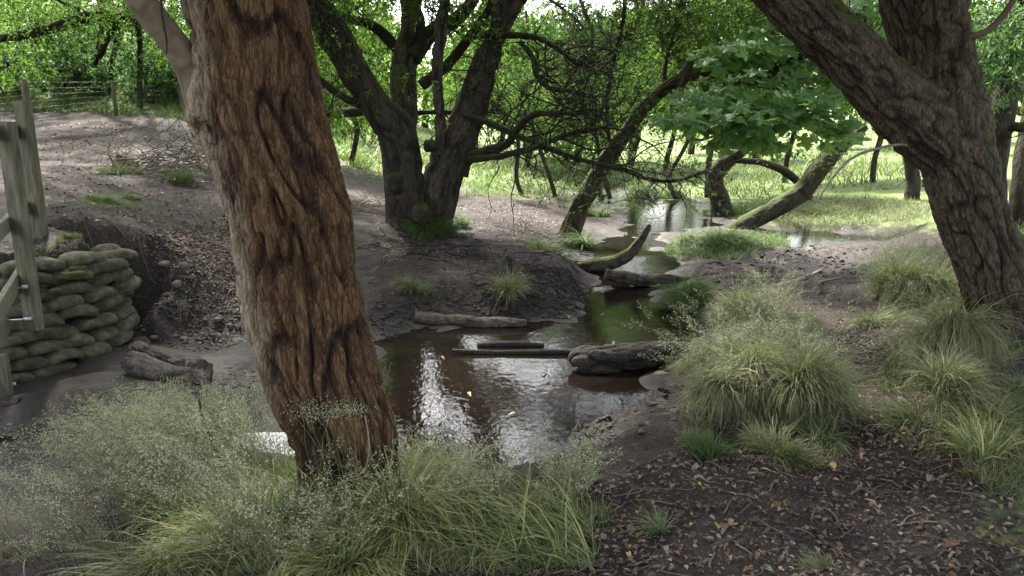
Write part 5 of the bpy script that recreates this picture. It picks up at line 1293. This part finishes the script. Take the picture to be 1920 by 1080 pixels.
def tangle(pxs, n, ln, m, label, wd=.006):
    poly = poly_world(pxs); q = scatter(poly, n); q = q[noise2(q[:, 0] * 2.2, q[:, 1] * 2.2, 99) > -.4]; z, a = terrain(q[:, 0], q[:, 1]); q = q[a['s'] > .05]; z = z[a['s'] > .05]; n = len(q)
    fx = noise2(q[:, 0] * 1.5, q[:, 1] * 1.5, 41) * .9; fy = noise2(q[:, 0] * 1.5, q[:, 1] * 1.5, 42) * .7 - .2
    V, F, ti = blades(np.c_[q, z - .01], np.c_[fx + rng.normal(0, .4, n), fy + rng.normal(0, .4, n), np.ones(n)], ln * rng.uniform(.35, 1.25, n), wd * rng.uniform(.5, 1.2, n), rng.uniform(.2, 1.1, n), 5)
    mk('rough_grass', V, F, M[m], None, {'tint': ti}, kind='stuff', label=label, category='grass')
tangle([(20,1079),(1120,1079),(1150,960),(1080,900),(780,880),(560,900),(300,960)], 8500, .36, 'grass_fresh', 'tangled long grass filling the bank round the base of the rough trunk')
tangle([(60,1079),(1120,1079),(1150,960),(1080,900),(780,880),(560,900),(300,960)], 4000, .26, 'grass_dark', 'dark green low grass under the long grass round the rough trunk')
tangle([(1260,860),(1560,880),(1590,760),(1540,600),(1370,600),(1300,720)], 2600, .26, 'grass', 'loose grass between the drooping tussocks right of the pool')
tangle([(1650,820),(1919,900),(1919,640),(1800,600),(1660,640)], 3600, .26, 'grass', 'loose grass between the tussocks under the forked tree')
tangle([(1640,620),(1800,600),(1790,470),(1650,470)], 3000, .32, 'grass', 'loose pale grass on the bank left of the forked trunk')
cover('path_grass', [(1780,960),(1940,980),(1940,720),(1830,700),(1820,820)], 6000, .10, 'grass', .004, label='thin yellow-green grass at the right edge of the leaf-strewn path')
cover('path_grass', [(780,1075),(1120,1075),(1140,960),(1000,940),(800,1000)], 5000, .12, 'grass', .004, label='thin grass between the rough trunk and the leaf litter')
cover('path_grass', [(120,400),(330,400),(350,370),(160,370)], 1500, .06, 'grass_bright', .006, label='sparse yellowish grass patch on the brown path')
cover('path_grass', [(100,478),(240,470),(250,450),(110,455)], 1200, .07, 'grass', .006, label='short dry grass above the sandbags')
cover('shore_grass', [(870,372),(1060,362),(1050,345),(880,350)], 2500, .12, 'grass_bright', .014, label='low bright weeds at the edge of the bare ground')

# broad-leaved seedling and other small plants
def seedling(px, py, n, lw, hgt, label, m='sycamore', name='seedling', green=True):
    b = G(px, py); t = root(name, b, label, 'plant'); k = 7
    an = rng.uniform(0, 6.28, n); tops = b + np.c_[np.cos(an) * hgt * .35, np.sin(an) * hgt * .35, hgt * rng.uniform(.5, 1.1, n)]
    K = np.linspace(0, 1, k)[None, :, None]; Pp = b * (1 - K) + tops[:, None] * K
    v, f = multitube(Pp, np.full((n, k), .0022), 4); mk('stem', rel(v, t), f, M['grass'], t, {'tint': np.full(len(v), .5)})
    ring = np.linspace(0, 6.283, 9)[:-1]
    for i in range(n):
        a = np.array([math.cos(an[i]), math.sin(an[i]), .1]); s = np.array([-a[1], a[0], 0]); u = np.linspace(0, 1, 6)
        wv = np.sin(np.pi * u ** .8) * .5; V = [tops[i] + a * lw * x + s * lw * y_ * .75 + np.array([0, 0, -.25 * lw * x * x + abs(y_) * lw * .2]) for x, ww in zip(u, wv) for y_ in (-ww, 0, ww)]
        F = [(j * 3 + c, j * 3 + c + 1, j * 3 + c + 4, j * 3 + c + 3) for j in range(5) for c in range(2)]
        mk('leaf', rel(np.array(V), t), np.array(F), M[m], t, {'tint': np.full(len(V), .8)})
seedling(1795, 712, 6, .10, .16, 'fresh green broad-leaved seedling in the tussock under the forked tree', 'leaf_hedge')
seedling(8, 590, 7, .10, .12, 'dark green leafy plant at the left edge by the railing', 'leaf_dark', 'leafy_plant')
seedling(455, 585, 3, .06, .05, 'small yellow-green plant against the left side of the rough trunk', 'leaf_hedge', 'leafy_plant')
seedling(970, 535, 6, .06, .14, 'small leafy weed growing on the stump by the pool', 'leaf_hedge', 'leafy_plant')

# ------------------------------------------------------------------ leaf litter
def litter_shape():
    u = np.linspace(0, 1, 6); wv = np.sin(np.pi * u ** .85) * .22
    V = []
    for x, ww in zip(u, wv):
        for y_ in (-ww, 0, ww): V.append((x - .5, y_, .10 * math.sin(x * 5) + abs(y_) * .5))
    F = [(j * 3 + c, j * 3 + c + 1, j * 3 + c + 4, j * 3 + c + 3) for j in range(5) for c in range(2)]
    return np.array(V), np.array(F)
LV, LF = litter_shape()
def litter():
    for px, py, m_, lab in [(1066,597,'lit_yellow','yellow leaf floating at the far pool edge beside the slim log'),(960,800,'lit_yellow','yellowish leaf floating near the front of the pool'),(880,765,'lit_yellow','pale yellow leaf over the seed heads at the left of the pool'),
            (1150,655,'lit_green','pale leaf resting on top of the thick log in the pool'),(830,700,'lit_brown','brown leaf floating in the left of the pool'),(1020,730,'lit_brown','brown leaf floating in the middle of the pool'),(1130,600,'lit_tan','tan leaf floating on the upper pool')]:
        b = G(px, py); b[2] = max(b[2], float(Wl(b[1]))) + .006
        if 'thick log' in lab: b = P(px, py - 12, ylog); 
        o = mk('floating_leaf', LV * .07, LF, M[m_], None, {'tint': np.full(len(LV), .6)}, label=lab, category='leaf'); o.location = b.tolist(); o.rotation_euler = (0, 0, px * .37)
    zone = poly_world([(1080,1078),(1919,1078),(1919,900),(1780,800),(1600,700),(1560,860),(1380,890),(1250,860),(1120,900)])
    q = scatter(zone, 250)
    kinds = [('lit_tan', 'pale tan dead leaf lying on the leaf-strewn path', .52), ('lit_orange', 'orange-brown dead leaf lying on the leaf-strewn path', .30), ('lit_yellow', 'yellow fallen leaf lying on the leaf-strewn path', .10), ('lit_green', 'greenish fallen leaf lying on the leaf-strewn path', .06)]
    meshes = {}
    for kk, (m, lab, pr) in enumerate(kinds):
        for j in range(2):
            o = mk('fallen_leaf', LV * [1, 1, .6 + j], LF, M[m], None, {'tint': np.full(len(LV), .2 + .5 * j)}); meshes[m, j] = o.data; bpy.data.objects.remove(o)
    pr = np.array([k[2] for k in kinds]); pick = rng.choice(4, 250, p=pr / pr.sum()); z = H(q[:, 0], q[:, 1])
    for i in range(250):
        m, lab, _ = kinds[pick[i]]
        o = bpy.data.objects.new('fallen_leaf', meshes[m, i % 2]); COL.objects.link(o)
        o.location = (q[i, 0], q[i, 1], z[i] + .008); o.rotation_euler = (rng.normal(0, .3), rng.normal(0, .3), rng.uniform(0, 6.28)); s_ = rng.uniform(.025, .03 + .06 * rng.uniform() ** 2); o.scale = (s_, s_ * rng.uniform(.7, 1.3), s_)
        o['label'] = lab; o['category'] = 'leaf'; o['group'] = lab.replace('leaf lying', 'leaves lying')
    def mass(name, label, poly, n, m, lo, hi):
        q = scatter(poly, n); kk = fbm2(q[:, 0] * 1.3, q[:, 1] * 1.3, 90, 2) > rng.uniform(-.8, .4, n); q = q[kk]; z, a = terrain(q[:, 0], q[:, 1]); ok = a['s'] > .02; q = q[ok]; z = z[ok]; n = len(q)
        an = rng.uniform(0, 6.283, n); s = rng.uniform(lo, hi, n)
        A = np.c_[np.cos(an), np.sin(an), rng.normal(0, .3, n)]; A = unit(A); Bq = unit(np.cross(rng.normal(0, .3, (n, 3)) + [0, 0, 1], A)); Cq = np.cross(A, Bq)
        sub = LV[[0, 3, 4, 5, 9, 10, 11, 16]]; FF = np.array([(0, 1, 2, 3), (1, 4, 5, 2), (2, 5, 6, 3), (4, 7, 6, 5)])
        V = np.c_[q, z + .006][:, None] + s[:, None, None] * (sub[None, :, :1] * A[:, None] + sub[None, :, 1:2] * Bq[:, None] * 1.2 + sub[None, :, 2:] * Cq[:, None])
        F = (np.arange(n)[:, None, None] * 8 + FF[None]).reshape(-1, 4)
        mk(name, V.reshape(-1, 3), F, M[m], None, {'tint': np.repeat(rng.uniform(0, 1, n), 8)}, kind='stuff', label=label, category='leaf litter')
    near = poly_world([(760,1078),(1919,1078),(1919,860),(1700,600),(1560,600),(1560,860),(1250,850),(1000,980)])
    mass('leaf_litter', 'brown dead leaves carpeting the near path', near, 8500, 'lit_brown', .008, .036)
    mass('leaf_litter', 'small pale leaf scraps among the brown leaves of the near path', near, 2300, 'lit_tan', .010, .038)
    left = poly_world([(270,470),(430,400),(450,560),(480,650),(330,640),(290,560)])
    mass('leaf_litter', 'reddish dead leaves on the slope left of the rough trunk', left, 3200, 'lit_brown', .02, .05)
    mass('leaf_litter', 'tan dead leaves on the slope left of the rough trunk', left, 1300, 'lit_tan', .02, .045)
    mass('leaf_litter', 'orange dead leaves on the slope left of the rough trunk', left, 420, 'lit_orange', .02, .05)
    mid = poly_world([(690,600),(1100,560),(1080,470),(1000,370),(860,380),(700,420),(680,500)])
    mass('leaf_litter', 'dead leaves on the bare ground between trunk and pool', mid, 4500, 'lit_brown', .02, .06)
    mass('leaf_litter', 'pale dead leaves on the bare ground under the many-stemmed tree', mid, 800, 'lit_tan', .015, .05)
    path = poly_world([(30,470),(440,470),(400,300),(360,222),(80,235),(20,330)])
    mass('leaf_litter', 'brown leaf scraps on the trodden path', path, 3200, 'lit_brown', .02, .07)
    mass('leaf_litter', 'pale leaf scraps on the trodden path', path, 420, 'lit_tan', .02, .07)
    mass('leaf_litter', 'scattered yellow leaves on the trodden path', path, 130, 'lit_yellow', .05, .11)
    rt = poly_world([(1300,560),(1640,600),(1640,480),(1480,440),(1300,480)])
    mass('leaf_litter', 'dead leaves on the wet mud right of the brook', rt, 1400, 'lit_brown', .02, .06)
    def twiglit(poly, n, ln, label):
        q = scatter(poly, n); z, a = terrain(q[:, 0], q[:, 1]); k_ = a['s'] > .05; q = q[k_]; n = len(q)
        Pp = walk(np.c_[q, z[k_]], np.c_[rng.normal(0, 1, (n, 2)), np.zeros(n)], ln * rng.uniform(.3, 1.3, n), 6, .18); Pp[..., 2] = H(Pp[..., 0].ravel(), Pp[..., 1].ravel()).reshape(n, 6) + .006
        v, f = multitube(Pp, .0025 * np.linspace(1, .5, 6)[None] * rng.uniform(.5, 2.2, (n, 1)), 4); mk('twig_litter', v, f, M['twig_pale'], None, kind='stuff', label=label, category='twigs')
    twiglit(near, 230, .15, 'small bare twigs lying among the dead leaves of the near path')
    twiglit(left, 160, .3, 'small bare twigs on the slope left of the rough trunk')
    twiglit(mid, 220, .4, 'thin bare twigs on the ground round the many-stemmed tree')
    twiglit(path, 160, .5, 'thin bare twigs on the trodden path')
    # mud crumbs
    def clods(poly, n, lo, hi, label, srange=(.0, 1.4)):
        q = scatter(poly, n); z, a = terrain(q[:, 0], q[:, 1]); ok = (a['s'] > srange[0]) & (a['mud'] > rng.uniform(.1, .9, n)); q = q[ok]; z = z[ok]; n = len(q)
        n = int(n * .6); q = q[:n]; z = z[:n]; v0, f0 = stone_mesh(5, 1); s = lo * .6 + (hi - lo * .6) * rng.uniform(0, 1, n) ** 3
        an = rng.uniform(0, 6.28, n); c, s2 = np.cos(an), np.sin(an)
        X = v0[None, :, 0] * c[:, None] - v0[None, :, 1] * s2[:, None]; Yy = v0[None, :, 0] * s2[:, None] + v0[None, :, 1] * c[:, None]
        V = np.stack([X * s[:, None] * 1.3 + q[:, :1], Yy * s[:, None] + q[:, 1:], v0[None, :, 2] * s[:, None] * .5 + z[:, None]], -1); V = (V + rng.normal(0, .2, (n, len(v0), 3)) * s[:, None, None]).reshape(-1, 3)
        F = (np.arange(n)[:, None, None] * len(v0) + f0[None]).reshape(-1, 3)
        mk('mud_clods', V, F, M['clod'], None, smooth=False, kind='stuff', label=label, category='mud')
    clods(poly_world([(1000,880),(1300,900),(1300,770),(1250,700),(1100,790)]), 2600, .008, .03, 'crumbled dark mud on the near edge of the pool')
    clods(poly_world([(680,660),(1080,620),(1100,540),(900,540),(690,570)]), 3000, .01, .032, 'lumpy dark mud on the far edge of the pool')
    clods(poly_world([(1380,600),(1640,620),(1660,470),(1450,440),(1290,540)]), 3000, .01, .04, 'churned wet mud right of the brook')
    clods(poly_world([(270,680),(480,680),(480,600),(260,600)]), 1800, .008, .026, 'crumbled mud on the slope above the driftwood')
    clods(poly_world([(20,900),(250,870),(480,760),(480,690),(420,690),(250,770),(10,800)]), 5000, .006, .024, 'scattered mud lumps over the wet creek bed below the sandbags', (-5, 9))
    clods(poly_world([(1560,900),(1800,900),(1760,700),(1600,640)]), 1500, .006, .022, 'trodden mud crumbs on the near path', (-1, 9))
litter()
